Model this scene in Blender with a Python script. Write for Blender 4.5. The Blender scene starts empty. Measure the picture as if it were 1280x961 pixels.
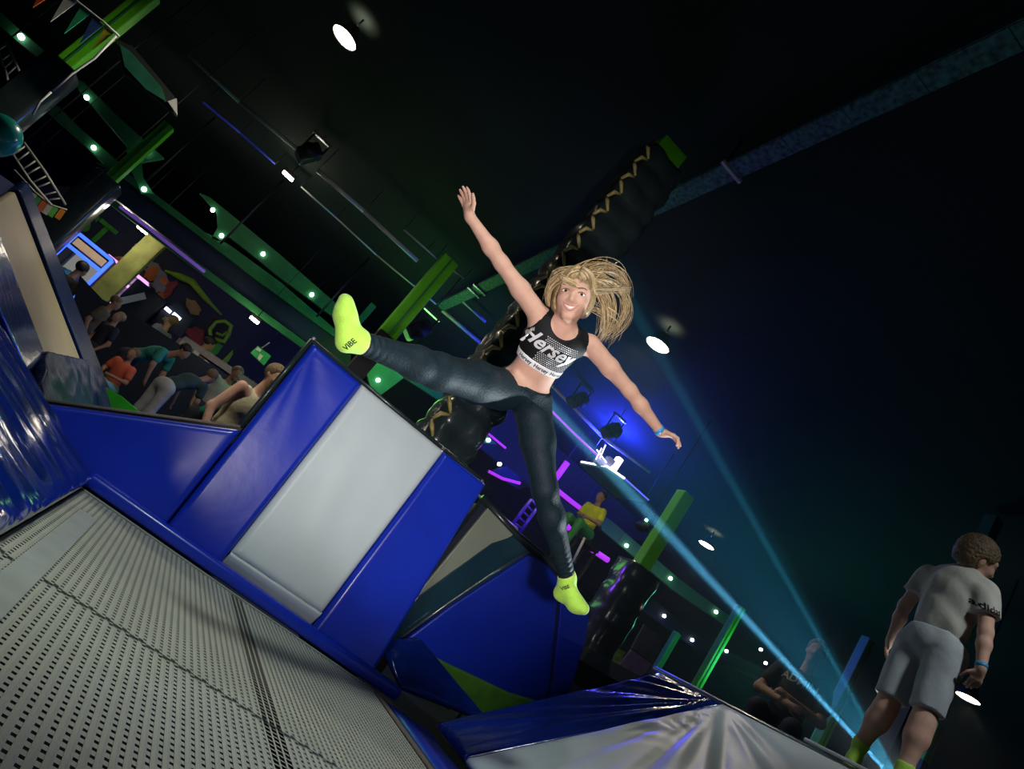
import bpy, bmesh, math, random
import numpy as np
from mathutils import Vector, Matrix, noise
from mathutils.bvhtree import BVHTree

SC = bpy.context.scene
COL = SC.collection
random.seed(7)

# ---------------------------------------------------------------- camera
# the photograph's three vanishing points give the focal length and the tilt
FPX = 900.0
CX, CY = 640.0, 480.5
CAM = np.array([0.0, 0.0, 0.5])

def _ray(px, py):
    return np.array([px - CX, CY - py, -FPX])

_z = _ray(2350.0, -1780.0); _z /= np.linalg.norm(_z)
_y = _ray(236.0, 530.0); _y -= _z * (_y @ _z); _y /= np.linalg.norm(_y)
_x = np.cross(_y, _z)
ROT = np.array([_x, _y, _z])

cam_data = bpy.data.cameras.new('camera')
cam_data.sensor_width = 36.0
cam_data.lens = FPX / 1280.0 * 36.0
cam_data.clip_start = 0.02
cam = bpy.data.objects.new('camera', cam_data)
COL.objects.link(cam)
_m = Matrix([list(r) for r in ROT]).to_4x4()
_m.translation = Vector(CAM)
cam.matrix_world = _m
SC.camera = cam

# ---------------------------------------------------------------- world and exposure
SC.view_settings.view_transform = 'Standard'
SC.view_settings.look = 'None'
SC.view_settings.gamma = 1.0
SC.view_settings.use_curve_mapping = False
SC.view_settings.exposure = 0.0
SC.cycles.use_denoising = True
SC.cycles.max_bounces = 6
SC.cycles.diffuse_bounces = 3
SC.cycles.volume_bounces = 0
SC.cycles.sample_clamp_indirect = 4.0
wd = bpy.data.worlds.new('dark_hall')
SC.world = wd
wd.use_nodes = True
wd.node_tree.nodes['Background'].inputs[0].default_value = (0.006, 0.016, 0.018, 1)
wd.node_tree.nodes['Background'].inputs[1].default_value = 0.4

def light(name, kind, loc, energy, color, radius=0.1, target=None, spot=60, blend=0.3, volume=1.0):
    d = bpy.data.lights.new(name, kind)
    d.energy = energy; d.color = color
    if kind == 'AREA':
        d.shape = 'DISK'; d.size = radius * 2
    else:
        d.shadow_soft_size = radius
    if kind == 'SPOT':
        d.spot_size = math.radians(spot); d.spot_blend = blend
    d.volume_factor = volume
    o = bpy.data.objects.new(name, d)
    COL.objects.link(o)
    o.location = loc
    if target is not None:
        o.rotation_euler = (Vector(target) - Vector(loc)).to_track_quat('-Z', 'Y').to_euler()
    return o

CEIL = 4.75
# a ceiling lamp of the hall behind the photographer
light('hall_downlight', 'SPOT', (-1.0, -0.3, 4.6), 520, (0.88, 1.0, 0.97), 0.35, (0.60, 3.0, 0.3), 41, 0.8)
# green fill lights added to tint the far hall, unseen spots added for people
light('green_fill_light', 'POINT', (1.6, 11.4, 3.2), 40, (0.25, 1.0, 0.22), 0.5)
light('court_fill_light', 'SPOT', (-1.1, 4.9, 4.6), 300, (1.0, 0.92, 0.72), 0.15, (-0.2, 6.9, 0.8), 44, 0.8)  # added lamp, brightens the adult in the cream top
light('green_fill_light', 'POINT', (9.0, 9.2, 2.6), 46, (0.10, 1.0, 0.60), 0.4)
light('boy_fill_spot', 'SPOT', (2.5, -0.2, 4.6), 260, (0.90, 0.97, 1.0), 0.2, (3.25, 2.1, 1.75), 19, 0.7)  # narrow spot added to brighten the boy's back
light('camera_fill_light', 'SPOT', (0.32, -0.03, 0.58), 280, (1.0, 0.91, 0.90), 0.04, (0.90, 2.7, 1.40), 52, 0.8)  # added fill beside the camera for the face and padded wall
# effect light of the neighbouring court, right of the jumper
SRC = CAM + 5.8 * (ROT @ _ray(1134, 992)) / np.linalg.norm(_ray(1134, 992))
light('effect_light', 'SPOT', tuple(SRC), 1000, (0.80, 0.95, 1.0), 0.06, (1.0, 2.5, 1.75), 34, 0.6)

# ---------------------------------------------------------------- helpers
def on(px, py, axis, value):
    """the point where the line of sight through a photo pixel meets the plane axis = value"""
    d = ROT @ _ray(px, py)
    t = (value - CAM[axis]) / d[axis]
    return Vector(CAM + d * t)

def onY(px, py, Y): return on(px, py, 1, Y)
def onX(px, py, X): return on(px, py, 0, X)
def onZ(px, py, Z): return on(px, py, 2, Z)

def onplane(px, py, p0, n):
    d = ROT @ _ray(px, py); n = np.array(n, float)
    t = ((np.array(p0) - CAM) @ n) / (d @ n)
    return Vector(CAM + d * t)

def tag(o, label, cat, group=None, kind=None):
    o['label'] = label; o['category'] = cat
    if group: o['group'] = group
    if kind: o['kind'] = kind
    return o

def empty(name, loc, label=None, cat=None, group=None):
    o = bpy.data.objects.new(name, None)
    COL.objects.link(o)
    o.location = loc
    o.empty_display_size = 0.1
    if label: tag(o, label, cat, group)
    return o

def link(name, me, mat=None, parent=None, smooth=False):
    o = bpy.data.objects.new(name, me)
    COL.objects.link(o)
    if mat is not None: me.materials.append(mat)
    if smooth: me.shade_smooth()
    if parent is not None:
        o.parent = parent
        o.matrix_parent_inverse = Matrix.Identity(4)
        # vertices were given in world space: cancel the parent's placement
        p = parent; M = Matrix.Identity(4)
        while p is not None:
            M = Matrix.Translation(p.location) @ p.rotation_euler.to_matrix().to_4x4() @ Matrix.Diagonal((*p.scale, 1)) @ M if p.parent is None else (p.matrix_basis @ M)
            p = p.parent
        o.matrix_basis = M.inverted()
    return o

def mk(name, verts, faces, mat=None, parent=None, smooth=False):
    me = bpy.data.meshes.new(name)
    me.from_pydata([tuple(v) for v in verts], [], faces)
    me.validate(); me.update()
    return link(name, me, mat, parent, smooth)

def from_bm(name, bm, mat=None, parent=None, smooth=False):
    me = bpy.data.meshes.new(name)
    bmesh.ops.recalc_face_normals(bm, faces=bm.faces)
    bm.to_mesh(me); bm.free()
    return link(name, me, mat, parent, smooth)

def bm_box(bm, c, size, R=None, bevel=0.0):
    r = bmesh.ops.create_cube(bm, size=1.0)
    M = Matrix.Translation(Vector(c)) @ (R.to_4x4() if R else Matrix.Identity(4)) @ Matrix.Diagonal((*size, 1))
    bmesh.ops.transform(bm, matrix=M, verts=r['verts'])
    if bevel:
        es = {e for v in r['verts'] for e in v.link_edges}
        bmesh.ops.bevel(bm, geom=list(es), offset=bevel, segments=2, affect='EDGES', profile=0.5)

def box(name, c, size, mat, parent=None, R=None, bevel=0.0, smooth=False):
    bm = bmesh.new(); bm_box(bm, c, size, R, bevel)
    return from_bm(name, bm, mat, parent, smooth)

def tube_geo(pts, r, n=8, closed_ends=True):
    pts = [Vector(p) for p in pts]
    rs = r if hasattr(r, '__len__') else [r] * len(pts)
    V = []; F = []
    up = Vector((0.3, 0.2, 0.9)).normalized()
    prev = None
    for i, p in enumerate(pts):
        t = (pts[min(i + 1, len(pts) - 1)] - pts[max(i - 1, 0)])
        if t.length < 1e-9: t = Vector((0, 0, 1))
        t.normalize()
        a = t.cross(up) if prev is None else prev - t * prev.dot(t)
        if a.length < 1e-6: a = t.orthogonal()
        a.normalize(); prev = a
        b = t.cross(a)
        for k in range(n):
            an = 2 * math.pi * k / n
            V.append(p + (a * math.cos(an) + b * math.sin(an)) * rs[i])
    for i in range(len(pts) - 1):
        for k in range(n):
            F.append((i * n + k, i * n + (k + 1) % n, (i + 1) * n + (k + 1) % n, (i + 1) * n + k))
    if closed_ends:
        F.append(tuple(range(n - 1, -1, -1)))
        F.append(tuple((len(pts) - 1) * n + k for k in range(n)))
    return V, F

def tube(name, pts, r, mat, parent=None, n=8):
    V, F = tube_geo(pts, r, n)
    return mk(name, V, F, mat, parent, True)

def tubes(name, paths, r, mat, parent=None, n=5):
    V = []; F = []
    for p in paths:
        rr = r
        if isinstance(p, tuple) and len(p) == 2 and hasattr(p[1], '__len__') and not hasattr(p[0], 'x'):
            p, rr = p
        v, f = tube_geo(p, rr, n)
        o = len(V); V += v; F += [tuple(i + o for i in q) for q in f]
    return mk(name, V, F, mat, parent, True)

def prism(name, poly, offset, mat, parent=None, bevel=0.0):
    """a planar outline given thickness along offset"""
    n = len(poly); off = Vector(offset)
    V = [Vector(p) for p in poly] + [Vector(p) + off for p in poly]
    bm = bmesh.new()
    vs = [bm.verts.new(v) for v in V]
    bm.faces.new(vs[:n]); bm.faces.new(list(reversed(vs[n:])))
    for i in range(n):
        bm.faces.new((vs[i], vs[n + i], vs[n + (i + 1) % n], vs[(i + 1) % n]))
    bmesh.ops.recalc_face_normals(bm, faces=bm.faces)
    if bevel:
        bmesh.ops.bevel(bm, geom=list(bm.edges), offset=bevel, segments=2, affect='EDGES', profile=0.5)
    bmesh.ops.triangulate(bm, faces=[f for f in bm.faces if len(f.verts) > 4])
    return from_bm(name, bm, mat, parent)

def pad(name, A, B, Cc, D, thick, mat, parent=None, nu=36, nv=36, edge=0.03, fn=None, flip=False):
    """a stuffed vinyl pad over the quad A(bottom left) B C D(top left); rounded rim, optional wrinkle function fn(u, v, p)"""
    A, B, Cc, D = [Vector(v) for v in (A, B, Cc, D)]
    nrm = (B - A).cross(D - A).normalized()
    if flip: nrm = -nrm
    V = []; F = []
    W = ((B - A).length + (Cc - D).length) / 2; H = ((D - A).length + (Cc - B).length) / 2
    def warp(t, L):       # finer spacing towards the rim
        return t
    for j in range(nv + 1):
        for i in range(nu + 1):
            u = i / nu; v = j / nv
            # pull the second line close to the rim
            if nu > 6:
                u = 0 if i == 0 else 1 if i == nu else (edge / W) * .35 if i == 1 else 1 - (edge / W) * .35 if i == nu - 1 else (edge / W) + (1 - 2 * edge / W) * (i - 2) / (nu - 4)
            if nv > 6:
                v = 0 if j == 0 else 1 if j == nv else (edge / H) * .35 if j == 1 else 1 - (edge / H) * .35 if j == nv - 1 else (edge / H) + (1 - 2 * edge / H) * (j - 2) / (nv - 4)
            p = (A * (1 - u) + B * u) * (1 - v) + (D * (1 - u) + Cc * u) * v
            e = min(u * W, (1 - u) * W, v * H, (1 - v) * H)
            k = min(1.0, e / edge)
            d = thick * (0.55 + 0.45 * math.sqrt(max(0, 1 - (1 - k) ** 2)))
            if fn is not None and k > 0.2: d += fn(u, v, p) * k
            V.append(p + nrm * d)
    n1 = len(V)
    for j in range(nv):
        for i in range(nu):
            a = j * (nu + 1) + i
            F.append((a, a + 1, a + nu + 2, a + nu + 1))
    rim = [i for i in range(nu + 1)] + [j * (nu + 1) + nu for j in range(1, nv + 1)] + [nv * (nu + 1) + i for i in range(nu - 1, -1, -1)] + [j * (nu + 1) for j in range(nv - 1, 0, -1)]
    base = len(V)
    for r in rim:
        j, i = divmod(r, nu + 1); u = i / nu; v = j / nv
        if nu > 6 and i in (1, nu - 1): pass
        V.append(V[r] - nrm * thick * 0.55)
    m = len(rim)
    for k in range(m):
        F.append((rim[k], base + k, base + (k + 1) % m, rim[(k + 1) % m]))
    F.append(tuple(base + k for k in range(m - 1, -1, -1)))
    bm = bmesh.new()
    vs = [bm.verts.new(v) for v in V]
    for f in F:
        try: bm.faces.new([vs[i] for i in f])
        except ValueError: pass
    return from_bm(name, bm, mat, parent, True)

# ---------------------------------------------------------------- materials
def nodes_of(m):
    return m.node_tree.nodes, m.node_tree.links

def mat(name, color, rough=0.6, metal=0.0, var=0.15, scale=8.0, bump=0.0, bscale=40.0, stretch=(1, 1, 1), coat=0.0, spec=0.5, sheen=0.0, alpha=1.0, trans=0.0):
    m = bpy.data.materials.new(name); m.use_nodes = True
    N, L = nodes_of(m)
    p = N['Principled BSDF']
    tc = N.new('ShaderNodeTexCoord')
    mp = N.new('ShaderNodeMapping'); mp.inputs['Scale'].default_value = stretch
    L.new(tc.outputs['Object'], mp.inputs[0])
    nz = N.new('ShaderNodeTexNoise'); nz.inputs['Scale'].default_value = scale; nz.inputs['Detail'].default_value = 4
    L.new(mp.outputs[0], nz.inputs['Vector'])
    cr = N.new('ShaderNodeValToRGB')
    a = [max(0, c * (1 - var)) for c in color]; b = [min(1, c * (1 + var)) for c in color]
    cr.color_ramp.elements[0].position = 0.3; cr.color_ramp.elements[1].position = 0.7
    cr.color_ramp.elements[0].color = (*a, 1); cr.color_ramp.elements[1].color = (*b, 1)
    L.new(nz.outputs['Fac'], cr.inputs[0])
    L.new(cr.outputs[0], p.inputs['Base Color'])
    p.inputs['Roughness'].default_value = rough
    p.inputs['Metallic'].default_value = metal
    p.inputs['Coat Weight'].default_value = coat
    p.inputs['Coat Roughness'].default_value = 0.15
    p.inputs['Specular IOR Level'].default_value = spec
    p.inputs['Sheen Weight'].default_value = sheen
    p.inputs['Alpha'].default_value = alpha
    p.inputs['Transmission Weight'].default_value = trans
    if bump:
        n2 = N.new('ShaderNodeTexNoise'); n2.inputs['Scale'].default_value = bscale; n2.inputs['Detail'].default_value = 3
        L.new(mp.outputs[0], n2.inputs['Vector'])
        bp = N.new('ShaderNodeBump'); bp.inputs['Strength'].default_value = bump; bp.inputs['Distance'].default_value = 0.02
        L.new(n2.outputs['Fac'], bp.inputs['Height'])
        L.new(bp.outputs[0], p.inputs['Normal'])
    return m

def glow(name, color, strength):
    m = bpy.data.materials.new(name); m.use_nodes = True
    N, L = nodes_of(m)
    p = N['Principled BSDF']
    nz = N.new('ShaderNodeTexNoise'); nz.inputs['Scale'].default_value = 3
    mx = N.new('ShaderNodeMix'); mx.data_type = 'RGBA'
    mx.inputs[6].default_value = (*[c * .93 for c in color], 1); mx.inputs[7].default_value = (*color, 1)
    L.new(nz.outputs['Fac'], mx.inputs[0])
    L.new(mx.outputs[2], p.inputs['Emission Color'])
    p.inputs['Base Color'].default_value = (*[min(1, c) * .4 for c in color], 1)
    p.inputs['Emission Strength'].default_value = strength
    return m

M = {}
M['vinyl_blue'] = mat('blue_vinyl', (0.008, 0.035, 0.56), 0.30, var=0.10, scale=3, bump=0.06, bscale=9, coat=0.25)
M['vinyl_white'] = mat('white_vinyl', (0.68, 0.76, 0.78), 0.38, var=0.04, scale=2.5, bump=0.05, bscale=7)
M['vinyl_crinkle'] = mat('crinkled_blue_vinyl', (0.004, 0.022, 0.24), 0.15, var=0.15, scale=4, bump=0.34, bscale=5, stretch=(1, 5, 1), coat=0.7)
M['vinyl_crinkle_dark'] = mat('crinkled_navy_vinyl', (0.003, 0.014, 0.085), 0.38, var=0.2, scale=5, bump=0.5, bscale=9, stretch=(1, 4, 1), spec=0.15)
M['vinyl_white_shaded'] = mat('shaded_white_vinyl', (0.42, 0.36, 0.23), 0.45, var=0.06, scale=3)  # white vinyl, the shade on it put into the base colour
M['vinyl_olive'] = mat('pale_grey_vinyl', (0.36, 0.40, 0.30), 0.4, var=0.1, scale=4)
M['vinyl_teal'] = mat('dark_teal_vinyl', (0.01, 0.05, 0.08), 0.25, var=0.2, scale=4, coat=0.3)
M['vinyl_black'] = mat('black_vinyl', (0.026, 0.042, 0.046), 0.28, var=0.2, scale=6, bump=0.2, bscale=10, coat=0.4)
M['gold'] = mat('yellow_lacing', (0.55, 0.46, 0.16), 0.5, var=0.25, scale=20)
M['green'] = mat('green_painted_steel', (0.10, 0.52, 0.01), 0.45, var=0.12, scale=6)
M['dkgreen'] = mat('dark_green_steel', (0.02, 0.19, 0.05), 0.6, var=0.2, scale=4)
M['pad_green'] = mat('green_foam', (0.10, 0.28, 0.03), 0.5, var=0.2, scale=10)
M['mesh'] = mat('woven_webbing', (0.52, 0.53, 0.44), 0.75, var=0.07, scale=6, bump=0.3, bscale=300)
M['strip'] = mat('grey_reinforcing_tape', (0.42, 0.46, 0.43), 0.6, var=0.08, scale=10)
M['stitch'] = mat('black_thread', (0.012, 0.03, 0.02), 0.7)
M['webbing_brown'] = mat('brown_edge_webbing', (0.22, 0.17, 0.14), 0.7, var=0.15, scale=20)
M['floor'] = mat('dark_floor', (0.008, 0.012, 0.016), 0.7, var=0.3, scale=1)
M['wall'] = mat('black_wall', (0.006, 0.010, 0.012), 0.85, var=0.3, scale=0.7)
M['ceiling'] = mat('black_ceiling', (0.006, 0.016, 0.013), 0.9, var=0.35, scale=0.5)
M['black'] = mat('black_paint', (0.012, 0.014, 0.014), 0.5, var=0.2)
M['grey_steel'] = mat('grey_steel_pipe', (0.55, 0.57, 0.55), 0.4, metal=0.1, var=0.12)
M['chrome'] = mat('bright_metal', (0.7, 0.7, 0.68), 0.25, metal=0.9, var=0.1)
M['lamp'] = glow('lamp_white', (1.0, 0.86, 0.66), 30.0)
M['led'] = glow('led_white', (0.80, 0.90, 1.0), 9.0)
M['white'] = mat('white_plastic', (0.75, 0.76, 0.75), 0.5, var=0.05)
M['navy'] = mat('navy_board', (0.008, 0.016, 0.038), 0.6, var=0.2, scale=2)

# ---------------------------------------------------------------- the hall
def struct(name, c, size, m):
    o = box(name, c, size, m); o['kind'] = 'structure'; return o

struct('floor', (3, 8, -0.42), (30, 30, 0.1), M['floor'])
struct('ceiling', (3, 8, CEIL + 0.05), (30, 30, 0.1), M['ceiling'])
struct('wall_back', (3, 23.05, 2.15), (30, 0.1, 5.2), M['wall'])
struct('wall_left', (-12.05, 8, 2.15), (0.1, 30, 5.2), M['wall'])
struct('wall_right', (18.05, 8, 2.15), (0.1, 30, 5.2), M['wall'])
struct('wall_front', (3, -7.05, 2.15), (30, 0.1, 5.2), M['wall'])
# ================================================================ foreground: trampoline court
# ---- trampoline bed
XL, XR, YN, YF = -0.155, 1.60, 0.45, 3.86
bed = empty('trampoline', (0.7, 2.2, -0.37), 'pale woven trampoline bed with black stitched line under the jumping girl', 'trampoline')
PX, PY = 0.025, 0.030
V = []; F = []
def quad(x0, x1, y0, y1, z0, z1=None):
    z1 = z0 if z1 is None else z1
    o = len(V)
    V.extend([(x0, y0, z0), (x1, y0, z1), (x1, y1, z1), (x0, y1, z0)])
    F.append((o, o + 1, o + 2, o + 3))
nrow = int((XR - XL) / PX)
for i in range(nrow):
    x = XL + i * PX
    loose = 0.665 < x < 0.735
    sw = 0.007 if loose else 0.0155
    # the woven band, gently rippled
    ny = int((YF - YN) / 0.06)
    for j in range(ny):
        y0 = YN + j * 0.06; y1 = min(YF, y0 + 0.06)
        quad(x, x + sw * .5, y0, y1, 0.0, 0.0022)
        quad(x + sw * .5, x + sw, y0, y1, 0.0022, 0.0)
    nj = int((YF - YN) / PY)
    off = (i % 2) * PY * 0.35
    for j in range(nj):
        y0 = YN + j * PY + off
        rl = 0.007 if loose else 0.0180
        if y0 + rl > YF: continue
        quad(x + sw, x + PX, y0, y0 + rl, -0.001)
o = mk('weave', V, F, M['mesh'], bed); o['kind'] = 'stuff'
V = []; F = []
quad(-0.086, -0.012, YN, 3.34, 0.0045)
mk('reinforcing_strip', V, F, M['strip'], bed)
V = []; F = []
for i in range(nrow):
    x = XL + i * PX; dy = 0.011 if i % 2 else -0.004
    if -0.10 < x < -0.02: continue
    quad(x, x + PX * .55, 2.13 + dy, 2.147 + dy, 0.0042)
    quad(x + PX * .3, x + PX * 1.02, 2.136, 2.143, 0.0038)
o = mk('stitch_line', V, F, M['stitch'], bed); o['kind'] = 'stuff'
box('edge_webbing', (0.72, 3.845, 0.003), (1.76, 0.035, 0.004), M['strip'], bed)
box('edge_webbing', (1.622, 2.15, 0.003), (0.045, 3.5, 0.006), M['webbing_brown'], bed)
box('frame_bar', (1.655, 2.15, -0.05), (0.05, 3.5, 0.10), M['black'], bed)
box('frame_bar', (-0.19, 2.15, -0.05), (0.05, 3.5, 0.10), M['black'], bed)
box('frame_bar', (0.74, 3.90, -0.06), (1.9, 0.06, 0.10), M['black'], bed)
for xx in (-0.19, 1.655):
    for yy in (0.6, 3.88):
        box('leg', (xx, yy, -0.235), (0.05, 0.05, 0.27), M['black'], bed)

# ---- blue rail pad at the far end of the bed
rail = box('edge_pad', (0.79, 3.90, 0.048), (1.93, 0.085, 0.072), M['vinyl_blue'], bevel=0.022, smooth=True)
tag(rail, 'long blue vinyl edge pad between trampoline bed and padded wall', 'pad')

# ---- padded end wall: wedge, blue, white and blue panels
wallp = empty('padded_wall', (0.7, 4.05, -0.37), 'blue and white vinyl padded wall with sloping wedge at the trampoline end', 'padded wall')
YW = 3.99
def wrinkle(amp, sx, sz, seed):
    def fn(u, v, p):
        return amp * noise.noise(Vector((p.x * sx + seed, p.z * sz, seed * 1.7)))
    return fn
def lean(z): return YW + 0.05 * z
def wp(x, z): return (x, lean(z), z)
def tuck(u, v, p):      # slack folds running out of the top corners
    a = math.atan2(1 - v, u + 1e-3)
    return 0.004 * math.sin(a * 13) * max(0, (v - 0.55)) * 2 + 0.003 * noise.noise(Vector((p.x * 4, p.z * 3, 2)))
def tuck_w(u, v, p):
    return 0.007 * noise.noise(Vector((p.x * 6 + v * 1.5, p.z * 1.6, 5))) * (0.3 + v) + 0.004 * math.sin(u * 17 + v * 4) * max(0, v - .6)
pad('wedge_panel', wp(-0.20, 0.02), wp(0.243, 0.02), wp(0.212, 0.640), wp(-0.60, 0.155), 0.05, M['vinyl_blue'], wallp, fn=wrinkle(0.006, 3, 3, 1), edge=0.025)
pad('panel', wp(0.250, 0.02), wp(0.570, 0.02), wp(0.540, 1.235), wp(0.195, 1.235), 0.06, M['vinyl_blue'], wallp, fn=tuck, edge=0.025)
pad('panel', wp(0.572, 0.135), wp(1.150, 0.150), wp(1.158, 1.245), wp(0.544, 1.235), 0.06, M['vinyl_white'], wallp, fn=tuck_w, edge=0.03, nu=44, nv=54)
pad('skirt_panel', (0.575, 4.050, -0.01), (1.152, 4.050, -0.01), (1.150, 3.957, 0.158), (0.572, 3.957, 0.143), 0.02, M['vinyl_white'], wallp, edge=0.01, nu=20, nv=10)
pad('panel', wp(1.154, 0.02), wp(1.585, 0.02), wp(1.488, 1.255), wp(1.162, 1.245), 0.06, M['vinyl_blue'], wallp, fn=wrinkle(0.004, 4, 4, 3), edge=0.025)
prism('backing_board', [(0.19, 4.06, -0.36), (1.58, 4.06, -0.36), (1.50, 4.13, 1.275), (0.19, 4.13, 1.262)], (0, 0.06, 0), M['black'], wallp)
prism('backing_board', [(-0.62, 4.05, -0.36), (0.20, 4.05, -0.36), (0.20, 4.05, 0.655), (-0.62, 4.05, 0.165)], (0, 0.06, 0), M['black'], wallp)
tube('top_piping', [(0.19, 4.115, 1.262), (0.85, 4.118, 1.270), (1.50, 4.12, 1.283)], 0.014, M['vinyl_black'], wallp)
tube('side_piping', [(0.20, 4.06, 0.655), (0.188, 4.09, 0.95), (0.183, 4.115, 1.262)], 0.016, M['vinyl_black'], wallp)
tube('wedge_piping', [(-0.62, 4.05, 0.165), (-0.2, 4.05, 0.415), (0.20, 4.05, 0.655)], 0.009, M['webbing_brown'], wallp)
for xx in (0.184, 1.17, 1.492):
    box('buckle', (xx, 4.11, 1.275), (0.02, 0.03, 0.02), M['chrome'], wallp, bevel=0.004)

# ---- left side pad, crinkled vinyl falling to the bed
def creaseL(u, v, p):
    return 0.030 * noise.noise(Vector((p.x * 1.6, p.y * 10 + p.x * 2.0, 3))) + 0.013 * noise.noise(Vector((p.x * 3, p.y * 24 + p.x * 3, 8)))
o = pad('side_pad', (-0.16, 0.6, 0.01), (-0.16, 3.93, 0.01), (-1.9, 3.93, 0.70), (-1.9, 0.6, 0.70), 0.05, M['vinyl_crinkle'], None, nu=120, nv=40, edge=0.03, fn=creaseL)
tag(o, 'crinkled shiny blue vinyl side pad sloping to the trampoline edge beside the wedge', 'pad')

# ---- far left bank: navy vinyl with a white insert, its shade put into the colour
bank = empty('sloped_bank', (-1.6, 7.0, -0.37), 'sloped navy vinyl bank with white inset strip in painted shade behind the wedge', 'padded bank')
BP, BN = (-0.6, 0, 0), (0.6, 0, 0.8)
nb = Vector(BN)
def bpoly(pts): return [onplane(x, y, BP, BN) for x, y in pts]
q = bpoly([(136, 508), (20, 232), (-40, 190), (-60, 330), (40, 508)])
q = [Vector((p.x, max(p.y, 3.97), p.z)) for p in q]     # stops where the side pad ends
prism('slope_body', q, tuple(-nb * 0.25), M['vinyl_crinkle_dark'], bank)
def pb(name, px4, thick, m, fn=None, nu=30, nv=30):
    a, b, c, d = bpoly(px4)
    return pad(name, a, b, c, d, thick, m, bank, nu, nv, 0.02, fn)
pb('insert', [(46, 448), (95, 457), (8, 240), (-30, 262)], 0.05, M['vinyl_white_shaded'])
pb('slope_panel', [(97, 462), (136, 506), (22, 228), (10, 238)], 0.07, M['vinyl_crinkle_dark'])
def cr(u, v, p): return 0.02 * noise.noise(Vector((p.x * 9, p.y * 6, 1)))
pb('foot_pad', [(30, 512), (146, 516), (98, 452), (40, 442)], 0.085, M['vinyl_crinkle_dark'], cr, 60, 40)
pb('slope_panel', [(20, 470), (44, 448), (-30, 258), (-60, 300)], 0.06, M['vinyl_crinkle'])

# ---- right: flat pad, bank up to the deck
def creaseP(u, v, p): return 0.008 * noise.noise(Vector((p.x * 9, p.y * 5, 4)))
o = pad('side_pad', (1.99, 0.6, 0.0), (1.99, 3.80, 0.0), (1.69, 3.80, 0.0), (1.69, 0.6, 0.0), 0.05, M['vinyl_blue'], None, nu=70, nv=16, edge=0.03, fn=creaseP, flip=True)
tag(o, 'flat blue vinyl pad beside the brown trampoline edge webbing', 'pad')

DECK = 0.99
XC = 3.00
bankR = empty('sloped_bank', (2.5, 2.4, -0.37), 'wrinkled blue and off-white vinyl bank rising to the dark deck under the boy', 'padded bank')
apex = onZ(925, 905, DECK)
APEX = Vector((XC, apex.y, DECK))
low = onX(590, 950, 2.02)
YTOP = onZ(830, 848, DECK).y + 0.02
def fan(u, v, p):
    d = p - APEX; r = d.length
    a = math.atan2(d.y, -d.x)
    return 0.05 * noise.noise(Vector((a * 9, 0.4 * r, 1.3))) * min(1, r / 0.35) * math.exp(-r * 1.1) + 0.006 * noise.noise(Vector((p.x * 5, p.y * 5, 7)))
pad('blue_sheet', (2.0, low.y, 0.03), (2.0, 3.78, 0.03), (XC, YTOP, DECK), (XC, APEX.y, DECK), 0.04, M['vinyl_crinkle'], bankR, nu=60, nv=70, edge=0.03, fn=fan, flip=True)
pad('white_sheet', (2.0, 0.5, 0.03), (2.0, low.y - .01, 0.03), (XC, APEX.y - .01, DECK), (XC, 0.5, DECK), 0.04, M['vinyl_white'], bankR, nu=70, nv=70, edge=0.03, fn=fan, flip=True)
prism('core', [(2.01, 0.5, 0.0), (XC, 0.5, 0.0), (XC, 0.5, DECK - 0.03), (2.04, 0.5, 0.03)], (0, 2.85, 0), M['black'], bankR)
deck = struct('deck', (4.9, 2.2, DECK - 0.06), (3.75, 3.4, 0.10), M['floor']) if False else box('deck', (6.6, 4.5, DECK - 0.09), (6.98, 8.0, 0.10), M['floor'])
tag(deck, 'dark raised deck behind the wrinkled bank where the boy stands', 'deck')
for xx in (3.3, 6.5, 9.9):
    for yy in (0.7, 4.2, 8.2):
        box('deck_leg', (xx, yy, (DECK - 0.14 - 0.37) / 2), (0.1, 0.1, DECK - 0.14 + 0.37), M['black'], deck)
rl = empty('crest_rail', (XC + 0.04, 2.2, DECK - 0.03), 'black padded rail along the crest of the wrinkled bank', 'rail')
box('padding', (XC + 0.055, 2.13, DECK + 0.012), (0.09, 3.35, 0.075), M['vinyl_black'], rl, bevel=0.02, smooth=True)
tube('pipe', [(XC + 0.03, 0.6, DECK + 0.062), (XC + 0.03, 2.62, DECK + 0.062)], 0.010, M['grey_steel'], rl)

# ---- angled wall beyond, right of the padded end wall
aw = empty('angled_wall', (2.3, 4.6, -0.37), 'low dark blue angled padded wall with pale and teal stripes beyond the end wall', 'padded wall')
def ypoly(pts, Y): return [onY(x, y, Y) for x, y in pts]
YA = 4.62
prism('core_board', ypoly([(475, 790), (608, 622), (648, 668), (696, 712), (738, 748), (724, 792), (690, 905), (600, 905)], YA), (0, 0.08, 0), M['navy'], aw)
prism('pale_panel', ypoly([(498, 768), (608, 634), (640, 668), (560, 716), (508, 772)], YA), (0, -0.03, 0), M['vinyl_olive'], aw, 0.008)
prism('teal_panel', ypoly([(482, 790), (520, 744), (612, 678), (640, 669), (662, 690), (510, 790), (492, 800)], YA), (0, -0.035, 0), M['vinyl_teal'], aw, 0.008)
prism('blue_panel', ypoly([(497, 802), (560, 755), (658, 691), (678, 702), (694, 722), (690, 770), (683, 850), (672, 900), (600, 872)], YA), (0, -0.06, 0), M['vinyl_blue'], aw, 0.012)
prism('blue_panel', ypoly([(699, 730), (734, 757), (730, 795), (698, 900), (676, 900), (688, 850), (696, 770)], YA), (0, -0.04, 0), M['vinyl_blue'], aw, 0.01)
tube('piping', ypoly([(494, 802), (560, 754), (610, 720), (658, 690)], YA - 0.062), 0.008, M['chrome'], aw)
tube('top_edge', ypoly([(602, 622), (645, 668), (672, 690), (696, 712), (738, 748)], YA), 0.03, M['vinyl_black'], aw)
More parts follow.
